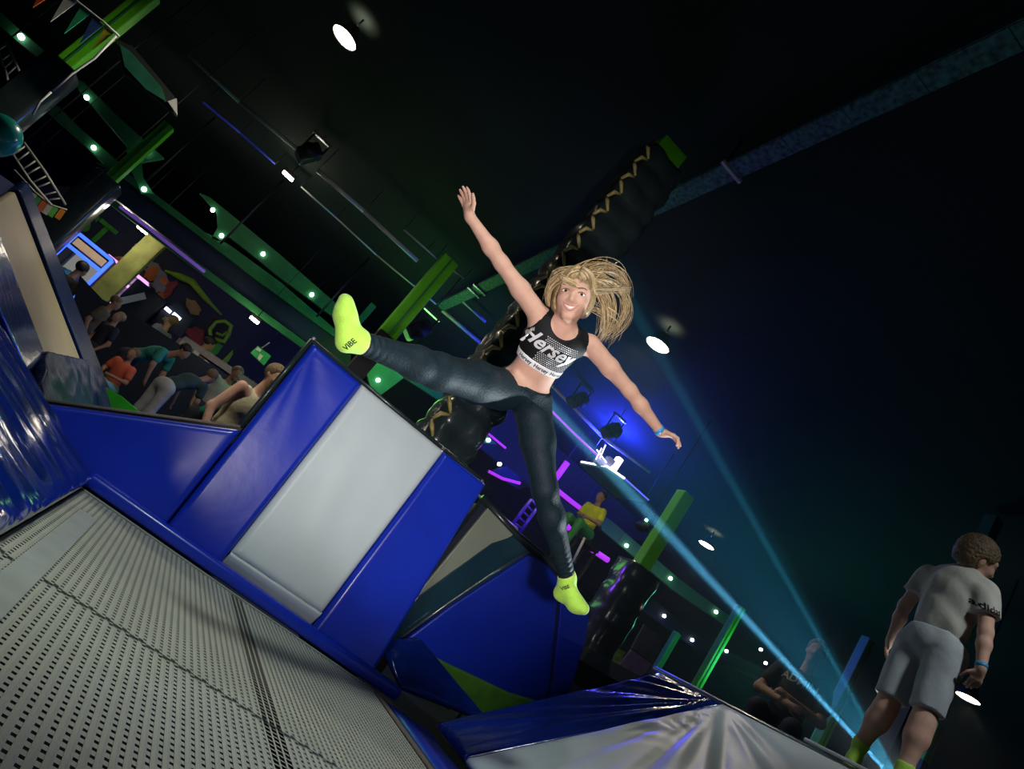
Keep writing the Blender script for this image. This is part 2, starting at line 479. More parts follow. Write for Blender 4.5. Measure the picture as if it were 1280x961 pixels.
o = prism('foam_strip', ypoly([(474, 784), (500, 800), (560, 830), (640, 868), (735, 896), (660, 912), (600, 905), (530, 850), (480, 808)], 4.45), (0, 0.06, 0), M['pad_green'], None, 0.01)
tag(o, 'olive green foam strip under the low angled wall', 'foam strip')
# loose blue flap at the right end of the rail pad
def flap(u, v, p): return 0.02 * noise.noise(Vector((p.x * 12, p.y * 9, 2)))
a = onZ(505, 860, 0.06); 
o = pad('corner_flap', onY(500, 862, 4.0), onY(610, 905, 4.05), onY(522, 800, 4.3), onY(470, 800, 4.2), 0.03, M['vinyl_crinkle'], None, nu=26, nv=26, edge=0.02, fn=flap)
tag(o, 'creased blue vinyl corner flap right of the edge pad', 'flap')

# ---- laced padded post behind the jumper
def laced_post(base_x, base_y, ztop, w, zgreen, label, gold=True, steel_w=None):
    t = empty('padded_post', (base_x, base_y, -0.37), label, 'post')
    rng = random.Random(int(base_x * 100))
    # wrapped pad: an octagonal sleeve gathered by its laces
    V = []; F = []; n = 28; rings = int((ztop + 0.37) / 0.035)
    for j in range(rings + 1):
        z = -0.36 + (ztop + 0.36) * j / rings
        for k in range(n):
            a = 2 * math.pi * k / n
            c, s = math.cos(a), math.sin(a)
            r = w / 2 / (abs(c) ** 5 + abs(s) ** 5) ** 0.2
            r += 0.034 * noise.noise(Vector((c * 1.2, s * 1.2, z * 6.5 + c * 2.5))) + 0.014 * noise.noise(Vector((c * 3, s * 3, z * 16)))
            r -= 0.02 * abs(math.sin(z * math.pi / 0.2)) ** 6
            V.append((base_x + r * c, base_y + r * s, z))
    for j in range(rings):
        for k in range(n):
            F.append((j * n + k, j * n + (k + 1) % n, (j + 1) * n + (k + 1) % n, (j + 1) * n + k))
    F.append(tuple(range(n - 1, -1, -1))); F.append(tuple(rings * n + k for k in range(n)))
    mk('pad_sleeve', V, F, M['vinyl_black'], t, True)
    sw = steel_w or w * 0.62
    box('steel_column', (base_x, base_y, (ztop + zgreen) / 2), (sw, sw, zgreen - ztop + 0.02), M['green'], t, bevel=0.01)
    if gold:
        # laces crossing the open seam
        z = 0.2; k = 0
        while z < ztop - 0.15:
            s = 1 if k % 2 else -1
            xx = base_x - w / 2 * 0.86; yy = base_y - w / 2 * 0.86
            p0 = (xx - 0.035, yy - 0.01, z); p1 = (xx - 0.02, yy - 0.04, z + 0.05); p2 = (xx + 0.035, yy - 0.025, z + 0.085)
            tube('lace', [p0, p1, p2] if s > 0 else [(p2[0], p2[1], p0[2]), p1, (p0[0], p0[1], p2[2])], [0.011, 0.017, 0.010], M['gold'], t, 6)
            z += 0.098; k += 1
    return t
pc = onY(556, 545, 4.75)
laced_post(pc.x + .02, 4.75, onY(800, 185, 4.75).z, 0.41, onY(815, 168, 4.75).z, 'tall black padded post with yellow lacing behind the jumping girl')
# ================================================================ people
def _sub(shape, origin, h, lo, hi):
    a = np.maximum(0, np.floor((lo - origin) / h).astype(int)); b = np.minimum(np.array(shape), np.ceil((hi - origin) / h).astype(int) + 1)
    return a, b

def sdf_grid(prims, h, margin=0.02):
    """prims: ('c', p0, r0, p1, r1, k) tapered capsule, ('e', centre, radii, 3x3 axes or None, k) ellipsoid; smooth union"""
    lo = np.full(3, 1e9); hi = -lo
    bbs = []
    for p in prims:
        if p[0] == 'c':
            a, b = np.array(p[1], float), np.array(p[3], float); r = max(p[2], p[4])
            l = np.minimum(a, b) - r; u = np.maximum(a, b) + r
        else:
            c = np.array(p[1], float); r = max(p[2]); l = c - r; u = c + r
        bbs.append((l, u)); lo = np.minimum(lo, l); hi = np.maximum(hi, u)
    lo -= margin; hi += margin
    shape = tuple(np.ceil((hi - lo) / h).astype(int) + 1)
    D = np.full(shape, 0.08, np.float32)
    for p, (l, u) in zip(prims, bbs):
        k = p[-1]
        a, b = _sub(shape, lo, h, l - 0.05, u + 0.05)
        xs = [(lo[i] + h * np.arange(a[i], b[i])).astype(np.float32) for i in range(3)]
        X, Y, Z = np.meshgrid(*xs, indexing='ij')
        if p[0] == 'c':
            A = np.array(p[1], np.float32); B = np.array(p[3], np.float32); d = B - A; L2 = max(float(d @ d), 1e-9)
            t = np.clip(((X - A[0]) * d[0] + (Y - A[1]) * d[1] + (Z - A[2]) * d[2]) / L2, 0, 1)
            S = np.sqrt((X - A[0] - t * d[0]) ** 2 + (Y - A[1] - t * d[1]) ** 2 + (Z - A[2] - t * d[2]) ** 2) - (p[2] + (p[4] - p[2]) * t)
        else:
            c = np.array(p[1], np.float32); r = p[2]; ax = p[3]
            x, y, z = X - c[0], Y - c[1], Z - c[2]
            if ax is not None:
                ax = np.array(ax, np.float32)   # rows are the local axes in world space
                x, y, z = (ax[0][0] * x + ax[0][1] * y + ax[0][2] * z, ax[1][0] * x + ax[1][1] * y + ax[1][2] * z, ax[2][0] * x + ax[2][1] * y + ax[2][2] * z)
            k0 = np.sqrt((x / r[0]) ** 2 + (y / r[1]) ** 2 + (z / r[2]) ** 2)
            k1 = np.sqrt((x / r[0] ** 2) ** 2 + (y / r[1] ** 2) ** 2 + (z / r[2] ** 2) ** 2) + 1e-6
            S = k0 * (k0 - 1) / k1
        sl = tuple(slice(a[i], b[i]) for i in range(3))
        O = D[sl]
        if k > 0:
            hh = np.maximum(k - np.abs(O - S), 0) / k
            D[sl] = np.minimum(O, S) - hh * hh * k * 0.25
        else:
            D[sl] = np.minimum(O, S)
    return D, lo, shape

def coords(lo, shape, h):
    return np.meshgrid(*[(lo[i] + h * np.arange(shape[i])).astype(np.float32) for i in range(3)], indexing='ij')

def surface(D, lo, h):
    """surface nets"""
    s = D < 0
    n = np.array(D.shape) - 1
    cnt = np.zeros(tuple(n), np.int8)
    offs = [(i, j, k) for i in (0, 1) for j in (0, 1) for k in (0, 1)]
    for i, j, k in offs: cnt += s[i:n[0] + i, j:n[1] + j, k:n[2] + k]
    act = (cnt > 0) & (cnt < 8)
    idx = np.argwhere(act)
    val = np.stack([D[idx[:, 0] + i, idx[:, 1] + j, idx[:, 2] + k] for i, j, k in offs], 1)
    acc = np.zeros((len(idx), 3)); num = np.zeros(len(idx))
    oa = np.array(offs, float)
    for a in range(8):
        for b in range(a + 1, 8):
            if np.abs(oa[a] - oa[b]).sum() != 1: continue
            c = (val[:, a] < 0) != (val[:, b] < 0)
            t = np.where(c, val[:, a] / np.where(c, val[:, a] - val[:, b], 1), 0)
            acc += np.where(c[:, None], oa[a] + t[:, None] * (oa[b] - oa[a]), 0); num += c
    P = lo + h * (idx + acc / num[:, None])
    im = np.full(tuple(n), -1, np.int32); im[act] = np.arange(len(idx))
    Fs = []
    for ax in range(3):
        o1, o2 = (ax + 1) % 3, (ax + 2) % 3
        sl0 = [slice(None)] * 3; sl1 = [slice(None)] * 3
        sl0[ax] = slice(0, n[ax]); sl1[ax] = slice(1, n[ax] + 1)
        for o in (o1, o2):
            sl0[o] = slice(1, n[o]); sl1[o] = slice(1, n[o])
        A = s[tuple(sl0)]; B = s[tuple(sl1)]
        for sg in (0, 1):
            e = np.argwhere((A & ~B) if sg == 0 else (~A & B))
            if len(e) == 0: continue
            e[:, o1] += 1; e[:, o2] += 1
            def g(d1, d2):
                c = e.copy(); c[:, o1] -= d1; c[:, o2] -= d2
                return im[c[:, 0], c[:, 1], c[:, 2]]
            q = np.stack([g(1, 1), g(0, 1), g(0, 0), g(1, 0)], 1)
            if sg == 1: q = q[:, ::-1]
            Fs.append(q)
    return P, np.concatenate(Fs)

def blob(name, prims, h, m, parent=None, cut=None, smooth_iter=1):
    D, lo, shape = sdf_grid(prims, h)
    if cut is not None:
        D = cut(D, coords(lo, shape, h))
    P, Q = surface(D, lo, h)
    me = bpy.data.meshes.new(name)
    me.vertices.add(len(P)); me.vertices.foreach_set('co', P.astype(np.float32).ravel())
    me.loops.add(Q.size); me.loops.foreach_set('vertex_index', Q.astype(np.int32).ravel())
    me.polygons.add(len(Q)); me.polygons.foreach_set('loop_start', np.arange(0, Q.size, 4, dtype=np.int32))
    me.update(calc_edges=True); me.validate()
    if smooth_iter:
        bm = bmesh.new(); bm.from_mesh(me)
        for _ in range(smooth_iter):
            bmesh.ops.smooth_vert(bm, verts=bm.verts, factor=0.5, use_axis_x=True, use_axis_y=True, use_axis_z=True)
        bm.to_mesh(me); bm.free()
    return link(name, me, m, parent, True)

def capsule_chain(pts, rs, k):
    return [('c', pts[i], rs[i], pts[i + 1], rs[i + 1], k) for i in range(len(pts) - 1)]

def lerp(a, b, t): return Vector(a) * (1 - t) + Vector(b) * t

def hand(wrist, axis, palm_n, s, curl, spread=1.0, thumb_side=1, curls=None):
    """palm and five fingers; axis = direction of the fingers, palm_n = out of the palm, thumb_side = +1/-1 along axis x palm_n"""
    axis = Vector(axis).normalized(); n = Vector(palm_n); n = (n - axis * n.dot(axis)).normalized()
    side = axis.cross(n) * thumb_side
    w = Vector(wrist); out = []
    palm = w + axis * 0.035 * s
    A = [list(side), list(n), list(axis)]
    out.append(('e', palm, (0.031 * s, 0.013 * s, 0.040 * s), A, 0.012))
    out.append(('c', w - axis * .01 * s, 0.019 * s, w + axis * .02 * s, 0.018 * s, 0.015))
    L = [0.062, 0.070, 0.065, 0.050]
    for i in range(4):
        off = (1.5 - i) * 0.0165 * s
        root = w + axis * (0.062 - 0.004 * abs(i - 1.2)) * s + side * off
        d = (axis + side * (1.5 - i) * 0.10 * spread).normalized()
        c = curl if curls is None else curls[i]
        pts = [root]; l = L[i] * s
        ang = 0
        for f in (0.45, 0.30, 0.25):
            ang += c
            dd = d * math.cos(ang) + n * math.sin(ang)
            pts.append(pts[-1] + dd * l * f)
        out += capsule_chain(pts, [0.0085 * s, 0.0078 * s, 0.0072 * s, 0.006 * s], 0.003)
    troot = w + axis * 0.022 * s + side * 0.024 * s
    d1 = (axis * 0.62 + side * 0.75 + n * 0.25).normalized(); d2 = (axis * 0.9 + side * 0.40 + n * 0.3).normalized()
    out += capsule_chain([troot, troot + d1 * 0.030 * s, troot + d1 * .03 * s + d2 * .022 * s, troot + d1 * .03 * s + d2 * .04 * s], [0.012 * s, 0.0095 * s, 0.0085 * s, 0.0065 * s], 0.004)
    return out

def foot(ankle, heel, toe, s, up):
    ankle, heel, toe = Vector(ankle), Vector(heel), Vector(toe)
    d = toe - heel
    up = Vector(up).normalized()
    side = d.normalized().cross(up)
    P = []
    P += [('c', ankle, 0.033 * s, heel + up * .018 * s, 0.030 * s, 0.03)]
    P += [('c', heel + up * .01 * s, 0.027 * s, heel + d * .6, 0.031 * s, 0.03)]
    P += [('c', lerp(ankle, heel + d * .35, .4), 0.032 * s, heel + d * .75, 0.026 * s, 0.03)]
    P += [('c', heel + d * .62 + side * .012 * s, 0.026 * s, toe + side * .008 * s, 0.017 * s, 0.02), ('c', heel + d * .62 - side * .012 * s, 0.024 * s, heel + d * .93 - side * .012 * s, 0.015 * s, 0.02)]
    return P

def head_prims(Cn, Rm, s):
    """Rm: columns = subject's left, back, up in world space"""
    Rm = Matrix(Rm)
    A = [list(Rm.col[0]), list(Rm.col[1]), list(Rm.col[2])]
    W = lambda x, y, z: Vector(Cn) + Rm @ Vector((x, y, z)) * s
    E = lambda c, r, k: ('e', W(*c), tuple(q * s for q in r), A, k)
    P = [E((0, .018, .030), (.072, .090, .080), .02),
         E((0, -.018, -.018), (.060, .070, .074), .03),
         E((0, -.032, -.062), (.039, .048, .046), .03),
         ('c', W(-.008, -.068, -.090), .016 * s, W(.008, -.068, -.090), .016 * s, .02),
         ('c', W(0, -.080, .004), .008 * s, W(0, -.097, -.030), .0115 * s, .012),
         ('c', W(-.012, -.088, -.034), .008 * s, W(.012, -.088, -.034), .008 * s, .008),
         E((-.034, -.056, -.026), (.023, .026, .022), .02), E((.034, -.056, -.026), (.023, .026, .022), .02),
         ('c', W(-.045, -.062, .022), .010 * s, W(.045, -.062, .022), .010 * s, .02),
         ('c', W(-.020, -.073, -.062), .008 * s, W(.020, -.073, -.062), .008 * s, .01)]
    for sx in (-1, 1):
        P.append(E((sx * .073, .012, -.008), (.009, .018, .028), .006))
    return P

def surf_pts(ob_bvh, W, pts, Rm, lift):
    fwd = -Matrix(Rm).col[1].normalized()
    out = []
    for x, z in pts:
        o = W(x, -.25, z)
        hit = ob_bvh.ray_cast(o, -fwd)
        out.append((hit[0] if hit[0] is not None else W(x, -.08, z)) + fwd * lift)
    return out

def bvh_of(ob):
    me = ob.data; Mw = ob.matrix_world.copy()
    if ob.parent is not None:
        pass
    return BVHTree.FromPolygons([v.co.copy() for v in me.vertices], [tuple(p.vertices) for p in me.polygons])

M['skin'] = mat('fair_skin', (0.64, 0.38, 0.28), 0.5, var=0.06, scale=30)
M['skin2'] = mat('tan_skin', (0.42, 0.24, 0.16), 0.5, var=0.08, scale=30)
for k in ('skin', 'skin2'):
    p = M[k].node_tree.nodes['Principled BSDF']
    p.inputs['Roughness'].default_value = 0.62
    p.inputs['Specular IOR Level'].default_value = 0.3
    p.inputs['Subsurface Weight'].default_value = 0.15
    p.inputs['Subsurface Radius'].default_value = (0.012, 0.005, 0.003)
    p.inputs['Subsurface Scale'].default_value = 0.6
M['leggings'] = mat('dark_leggings', (0.006, 0.017, 0.024), 0.62, var=0.2, scale=30, bump=0.15, bscale=120, spec=0.25)
M['top'] = mat('black_top', (0.006, 0.007, 0.008), 0.65, var=0.2, scale=30, spec=0.25)
M['sock'] = mat('lime_sock', (0.50, 0.88, 0.09), 0.7, var=0.06, scale=60, bump=0.2, bscale=260, sheen=0.3)
M['blond'] = mat('blond_hair', (0.56, 0.40, 0.21), 0.40, var=0.3, scale=60)
M['blond_dark'] = mat('dark_blond_hair', (0.30, 0.21, 0.10), 0.5, var=0.35, scale=60)
M['brown_hair'] = mat('brown_hair', (0.20, 0.135, 0.07), 0.6, var=0.4, scale=60, bump=0.6, bscale=90)
M['black_hair'] = mat('black_hair', (0.015, 0.012, 0.010), 0.6, var=0.3, scale=60)
M['eye_white'] = mat('eye_white', (0.85, 0.84, 0.82), 0.25, var=0.02)
M['eye_dark'] = mat('dark_iris', (0.03, 0.022, 0.018), 0.2, var=0.1)
M['lip'] = mat('lips', (0.62, 0.28, 0.23), 0.4, var=0.05)
M['teeth'] = mat('teeth', (0.88, 0.86, 0.80), 0.25, var=0.02)
M['brow'] = mat('brown_eyebrow', (0.20, 0.12, 0.07), 0.7, var=0.2)
M['nail'] = mat('fingernail', (0.80, 0.55, 0.48), 0.3, var=0.03)
M['silver'] = mat('silver_print', (0.80, 0.80, 0.82), 0.35, metal=0.3, var=0.08)
M['print_white'] = mat('white_band', (0.82, 0.83, 0.84), 0.6, var=0.04)
M['print_black'] = mat('black_lettering', (0.01, 0.01, 0.012), 0.6)
M['band_blue'] = mat('blue_wristband', (0.05, 0.30, 0.62), 0.4, var=0.1)
M['grey_shirt'] = mat('pale_grey_cotton', (0.50, 0.49, 0.42), 0.8, var=0.05, scale=20, bump=0.25, bscale=14, sheen=0.2)
M['grey_shorts'] = mat('grey_jersey', (0.40, 0.44, 0.46), 0.85, var=0.06, scale=20, bump=0.3, bscale=12, sheen=0.2)

def text_on(name, body, size, origin, xdir, ydir, bvh, m, parent, lift=0.002, depth=0.0015, shear=0.0, bold=0.0, arc=0.0):
    """lettering laid on a curved surface: each vertex is dropped onto the mesh along the text's own normal"""
    cu = bpy.data.curves.new(name, 'FONT'); cu.body = body; cu.size = size; cu.align_x = 'CENTER'; cu.align_y = 'CENTER'
    cu.shear = shear; cu.offset = bold; cu.resolution_u = 3
    ob = bpy.data.objects.new(name, cu); COL.objects.link(ob)
    dg = bpy.context.evaluated_depsgraph_get()
    me = bpy.data.meshes.new_from_object(ob.evaluated_get(dg))
    bpy.data.objects.remove(ob)
    bm = bmesh.new(); bm.from_mesh(me)
    bmesh.ops.triangulate(bm, faces=bm.faces)
    for _ in range(2):
        le = [e for e in bm.edges if e.calc_length() > size * 0.12]
        if le: bmesh.ops.subdivide_edges(bm, edges=le, cuts=1)
    bmesh.ops.triangulate(bm, faces=bm.faces)
    xd = Vector(xdir).normalized(); n = xd.cross(Vector(ydir)).normalized(); yd = n.cross(xd)
    for v in bm.verts:
        p = Vector(origin) + xd * v.co.x + yd * (v.co.y - arc * v.co.x ** 2)
        hit = bvh.ray_cast(p + n * 0.3, -n) if bvh is not None else (p,)
        v.co = (hit[0] if hit[0] is not None else p) + n * lift
    me2 = bpy.data.meshes.new(name); bm.to_mesh(me2); bm.free()
    return link(name, me2, m, parent)

def make_face(par, bvh, Cn, Rm, s, smile=True, r_iris=0.0065):
    Rm = Matrix(Rm)
    W = lambda x, y, z: Vector(Cn) + Rm @ Vector((x, y, z)) * s
    fwd = -Rm.col[1].normalized()
    up = Rm.col[2].normalized(); lf = Rm.col[0].normalized()
    for sx in (-1, 1):
        c = surf_pts(bvh, W, [(sx * .031, .001)], Rm, -0.0035 * s)[0]
        ring = []
        V = [c + fwd * .0050 * s]; F = []
        for k in range(16):
            a = 2 * math.pi * k / 16
            V.append(c + lf * math.cos(a) * .0135 * s + up * math.sin(a) * .0058 * s * (1 if math.sin(a) > 0 else .7) + fwd * .0015 * s)
        for k in range(16): F.append((0, 1 + k, 1 + (k + 1) % 16))
        e = mk('eye', V, F, M['eye_white'], par, True)
        V = [c + fwd * .0060 * s]; F = []
        for k in range(14):
            a = 2 * math.pi * k / 14
            V.append(c + lf * math.cos(a) * r_iris * s + up * math.sin(a) * min(r_iris, .0055) * s + fwd * .0052 * s)
        for k in range(14): F.append((0, 1 + k, 1 + (k + 1) % 14))
        mk('iris', V, F, M['eye_dark'], e, True)
        pts = surf_pts(bvh, W, [(sx * (.012 + .036 * t), .021 + .006 * math.sin(t * 2.6)) for t in (0, .25, .5, .75, 1)], Rm, .001 * s)
        tube('eyebrow', pts, [.0022 * s, .0034 * s, .0034 * s, .0028 * s, .0015 * s], M['brow'], par, 6)
        pts = surf_pts(bvh, W, [(sx * (.015 + .032 * t), .004 + .006 * math.sin(t * 3.14)) for t in (0, .25, .5, .75, 1)], Rm, .0015 * s)
        tube('eyelid', pts, [.0012 * s, .0022 * s, .0025 * s, .0022 * s, .0014 * s], M['brow'], par, 6)
    if smile:
        ts = [-1, -.75, -.5, -.25, 0, .25, .5, .75, 1]
        up_l = [(t * .030, -.0520 + .010 * t * t) for t in ts]
        lo_l = [(t * .028, -.0680 + .024 * t * t) for t in ts]
        U = surf_pts(bvh, W, up_l, Rm, .0012 * s); Lw = surf_pts(bvh, W, lo_l, Rm, .0012 * s)
        V = U + Lw; n = len(ts)
        mk('teeth', [v - fwd * .0006 * s for v in V], [(i, n + i, n + i + 1, i + 1) for i in range(n - 1)], M['teeth'], par, True)
        tube('upper_lip', U, [.0012 * s, .0026 * s, .0032 * s, .0036 * s, .003 * s, .0036 * s, .0032 * s, .0026 * s, .0012 * s], M['lip'], par, 6)
        tube('lower_lip', Lw, [.0012 * s, .003 * s, .0042 * s, .0048 * s, .005 * s, .0048 * s, .0042 * s, .003 * s, .0012 * s], M['lip'], par, 6)
    else:
        U = surf_pts(bvh, W, [(t * .022, -.058) for t in (-1, -.5, 0, .5, 1)], Rm, .001 * s)
        tube('lips', U, [.001 * s, .004 * s, .005 * s, .004 * s, .001 * s], M['lip'], par, 6)

def basis(lf, up):
    """columns: left, back, up"""
    up = Vector(up).normalized(); lf = Vector(lf); lf = (lf - up * lf.dot(up)).normalized()
    back = up.cross(lf)
    return Matrix((lf, back, up)).transposed()

def imgdir(px, py, dx, dy):
    """world direction of a small step in the picture plane at a pixel (right, down)"""
    d = ROT @ np.array([dx, -dy, 0.0])
    return Vector(d)

# ---------------------------------------------------------------- the jumping girl
def G(px, py, Y): return onY(px, py, Y)
girl = empty('person', G(650, 490, 2.63), 'girl in star jump with black crop top, dark leggings and lime socks', 'person')
pel, waist, chest, neck, hd = G(650, 489, 2.64), G(668, 463, 2.58), G(688, 430, 2.51), G(707, 404, 2.45), G(717, 371, 2.42)
shR, elR, wrR = G(673, 393, 2.50), G(627, 329, 2.50), G(587, 270, 2.50)
shL, elL, wrL = G(737, 430, 2.47), G(787, 488, 2.46), G(826, 540, 2.46)
hipR, knR, anR = G(628, 487, 2.60), G(548, 464, 2.36), G(449, 427, 2.22)
hipL, knL, anL = G(665, 503, 2.66), G(681, 612, 2.58), G(709, 722, 2.66)
heelR, toeR = G(429, 427, 2.20), G(432, 374, 2.20)
heelL, toeL = G(701, 744, 2.70), G(731, 762, 2.58)
shoulder_dir = (shL - shR).normalized()
tors_up = (neck - pel).normalized()
TB = basis(shoulder_dir, tors_up)
TA = [list(TB.col[0]), list(TB.col[1]), list(TB.col[2])]
def torso(inf=0.0):
    return [('e', chest + TB.col[2] * -.005, (.112 + inf, .078 + inf, .115 + inf), TA, .03),
            ('e', lerp(chest, neck, .45), (.105 + inf, .062 + inf, .070 + inf), TA, .03),
            ('c', shR + (chest - shR) * .22, .046 + inf, shL + (chest - shL) * .22, .046 + inf, .03),
            ('e', waist, (.090 + inf, .067 + inf, .100 + inf), TA, .04),
            ('e', lerp(pel, waist, .12), (.112 + inf, .085 + inf, .085 + inf), TA, .04)]
legR = capsule_chain([hipR, lerp(hipR, knR, .45), knR, lerp(knR, anR, .3), anR], [.080, .074, .058, .052, .031], .03)
legL = capsule_chain([hipL, lerp(hipL, knL, .45), knL, lerp(knL, anL, .3), anL], [.078, .066, .046, .048, .030], .03)
armR = capsule_chain([shR, lerp(shR, elR, .5), elR, lerp(elR, wrR, .35), wrR], [.041, .036, .028, .029, .019], .02)
armL = capsule_chain([shL, lerp(shL, elL, .5), elL, lerp(elL, wrL, .35), wrL], [.041, .036, .028, .029, .019], .02)
towards = (Vector(CAM) - hd).normalized()
h_up = imgdir(717, 371, math.sin(math.radians(15)), -math.cos(math.radians(15))) - towards * 0.05
h_lf = imgdir(717, 371, math.cos(math.radians(15)), math.sin(math.radians(15))) + towards * 0.10
HB = basis(h_lf, h_up)
HS = 0.98
handR = hand(wrR, imgdir(0, 0, -7, -44) + Vector((0, .15, 0)) * 20, imgdir(0, 0, -1, 0) * .75 - towards * -.9, 0.86, 0.16, 0.9, 1)
handL = hand(wrL, imgdir(0, 0, 34, 10), imgdir(0, 0, -.25, 1) + towards * .25, 0.86, 0.42, 0.8, -1, [0.62, 0.55, 0.35, 0.30])
prims = torso() + legR + legL + armR + armL + handR + handL
prims += [('c', lerp(neck, chest, .25), .044, lerp(neck, hd, .5), .034, .03)]
prims += head_prims(hd, HB, HS)
prims += foot(anR, heelR, toeR, .84, (anR - heelR)) + foot(anL, heelL, toeL, .84, (anL - heelL))
body = blob('body', prims, 0.0042, M['skin'], girl)
gb = bvh_of(body)
make_face(body, gb, hd, HB, HS)
# clothing
def grow(pr, e):
    out = []
    for p in pr:
        if p[0] == 'c': out.append(('c', p[1], p[2] + e, p[3], p[4] + e, p[5]))
        else: out.append(('e', p[1], tuple(r + e for r in p[2]), p[3], p[4]))
    return out
def plane_cut(*planes):
    """keep the side the normal points to; planes = (point, normal)"""
    def f(D, XYZ):
        X, Y, Z = XYZ
        for p, n in planes:
            n = Vector(n).normalized()
            d = -((X - p[0]) * n[0] + (Y - p[1]) * n[1] + (Z - p[2]) * n[2])
            D = np.maximum(D, d)
        return D
    return f
wl = G(672, 472, 2.57)     # leggings waistline, seen rising on the far side
band = G(682, 447, 2.54)
leg_pr = grow(legR + legL, .0035) + grow(torso()[3:], .0035)
def leg_cut(D, XYZ):
    X, Y, Z = XYZ
    D = plane_cut((lerp(knR, anR, .97), (knR - anR)), (lerp(knL, anL, .97), (knL - anL)))(D, XYZ)
    w0 = lerp(pel, waist, .52); n = TB.col[2]
    pl = (X - w0[0]) * n[0] + (Y - w0[1]) * n[1] + (Z - w0[2]) * n[2]
    near = np.sqrt((X - waist[0]) ** 2 + (Y - waist[1]) ** 2 + (Z - waist[2]) ** 2) < .125
    D = np.where(near, np.maximum(D, pl), D)
    # gathers above the ankles
    for kn, an in ((knR, anR), (knL, anL)):
        ax = (an - kn); Ln = ax.length; ax = ax / Ln
        t = ((X - kn[0]) * ax[0] + (Y - kn[1]) * ax[1] + (Z - kn[2]) * ax[2]) / Ln
        m_ = np.clip((t - .62) / .3, 0, 1) * (t < 1.05)
        D = D + np.where(np.abs(D) < .03, .0022 * np.sin(t * 95 + 40 * X) * m_, 0)
    return D
lg = blob('leggings', leg_pr, .0055, M['leggings'], girl, leg_cut)
wb = blob('waistband', grow(torso()[3:], .006), .0055, M['leggings'], girl, plane_cut((lerp(pel, waist, .55), -TB.col[2]), (lerp(pel, waist, -.05), TB.col[2])))
tp_pr = grow(torso()[:4], .005)
def top_cut(D, XYZ):
    X, Y, Z = XYZ
    D = plane_cut((lerp(waist, chest, .22), TB.col[2]))(D, XYZ)
    def sub(c, r):
        return r - np.sqrt((X - c[0]) ** 2 + (Y - c[1]) ** 2 + (Z - c[2]) ** 2)
    D = np.maximum(D, sub(lerp(neck, hd, .18) - TB.col[1] * .055, .066))
    D = np.maximum(D, sub(lerp(neck, hd, .25) + TB.col[1] * .02, .058))
    for sh, sg in ((shR, -1), (shL, 1)):
        D = np.maximum(D, sub(sh + TB.col[0] * sg * .030 - TB.col[2] * .004, .067))
    return D
top = blob('crop_top', tp_pr, .0045, M['top'], girl, top_cut)
tb = bvh_of(top)
# underband with lettering, silver script and studs
bd = blob('underband', grow(torso()[:4], .008), .0045, M['print_white'], top, plane_cut((lerp(waist, chest, .22), TB.col[2]), (lerp(waist, chest, .46), -TB.col[2])))
bdb = bvh_of(bd)
bo = lerp(waist, chest, .34)
for i, off in enumerate((-.075, .0, .075)):
    ang = off / .105
    x = TB.col[0] * math.cos(ang) + TB.col[1] * math.sin(ang)
    text_on('band_lettering', 'Hersey', .022, bo + TB.col[0] * math.sin(ang) * .115 - TB.col[1] * math.cos(ang) * .08, x, TB.col[2], bdb, M['print_black'], bd, .0012, bold=.0006)
text_on('script_lettering', 'Hersey', .080, lerp(chest, neck, .04) - TB.col[1] * .1 - TB.col[0] * .022, TB.col[0] - TB.col[2] * .06, TB.col[2], tb, M['silver'], top, .002, shear=.35, bold=.0018)
V = []; F = []
for a in range(-11, 12):
    for b in range(-8, 9):
        x = a * .0085 + (b % 2) * .00425; z = b * .0075 - .018
        if b > -1 and abs(x) < .085 and b < 5: continue
        if x < -.045: continue
        o = chest + TB.col[0] * x + TB.col[2] * z - TB.col[1] * .3
        hit = tb.ray_cast(o, TB.col[1])
        if hit[0] is None or hit[3] > .32 or (hit[1].dot(TB.col[1]) > -.35): continue
        c = hit[0]; nn = hit[1]; t1 = nn.orthogonal().normalized(); t2 = nn.cross(t1)
        k = len(V); r = .0030
        V += [c + t1 * r, c + t2 * r, c - t1 * r, c - t2 * r, c + nn * .0016]
        F += [(k, k + 1, k + 4), (k + 1, k + 2, k + 4), (k + 2, k + 3, k + 4), (k + 3, k, k + 4)]
st = mk('sequins', V, F, M['silver'], top); st['kind'] = 'stuff'
nk = []
for k in range(22):
    a = math.pi * (0.12 + .76 * k / 21) 
    o = lerp(neck, chest, .10) + TB.col[0] * math.cos(a) * .046 - TB.col[2] * (math.sin(a) * .038 - .012) - TB.col[1] * .3
    hit = tb.ray_cast(o, TB.col[1])
    if hit[0] is not None and hit[3] < .33: nk.append(hit[0] - TB.col[1] * .001)
if len(nk) > 3: tube('neck_trim', nk, .003, M['silver'], top, 6)
for an, he, to, kn, nm in ((anR, heelR, toeR, knR, 'r'), (anL, heelL, toeL, knL, 'l')):
    pr = grow(foot(an, he, to, .84, an - he), .004) + [('c', an, .036, lerp(an, kn, .05), .036, .02)]
    sk = blob('sock', pr, .0045, M['sock'], girl, plane_cut((lerp(an, kn, .045), (an - kn))))
    sb = bvh_of(sk)
    dirx = (to - he).normalized()
    if nm == 'r':
        text_on('sock_lettering', 'VIBE', .022, an + imgdir(0, 0, -6, 4) * .0022 + towards * .03, imgdir(0, 0, .75, -.66), imgdir(0, 0, -.66, -.75), sb, M['print_black'], sk, .0012, bold=.0006)
    else:
        text_on('sock_lettering', 'VIBE', .020, lerp(an, he, .35) + towards * .03, imgdir(0, 0, .9, -.4), imgdir(0, 0, -.4, -.9), sb, M['print_black'], sk, .0012, bold=.0006)
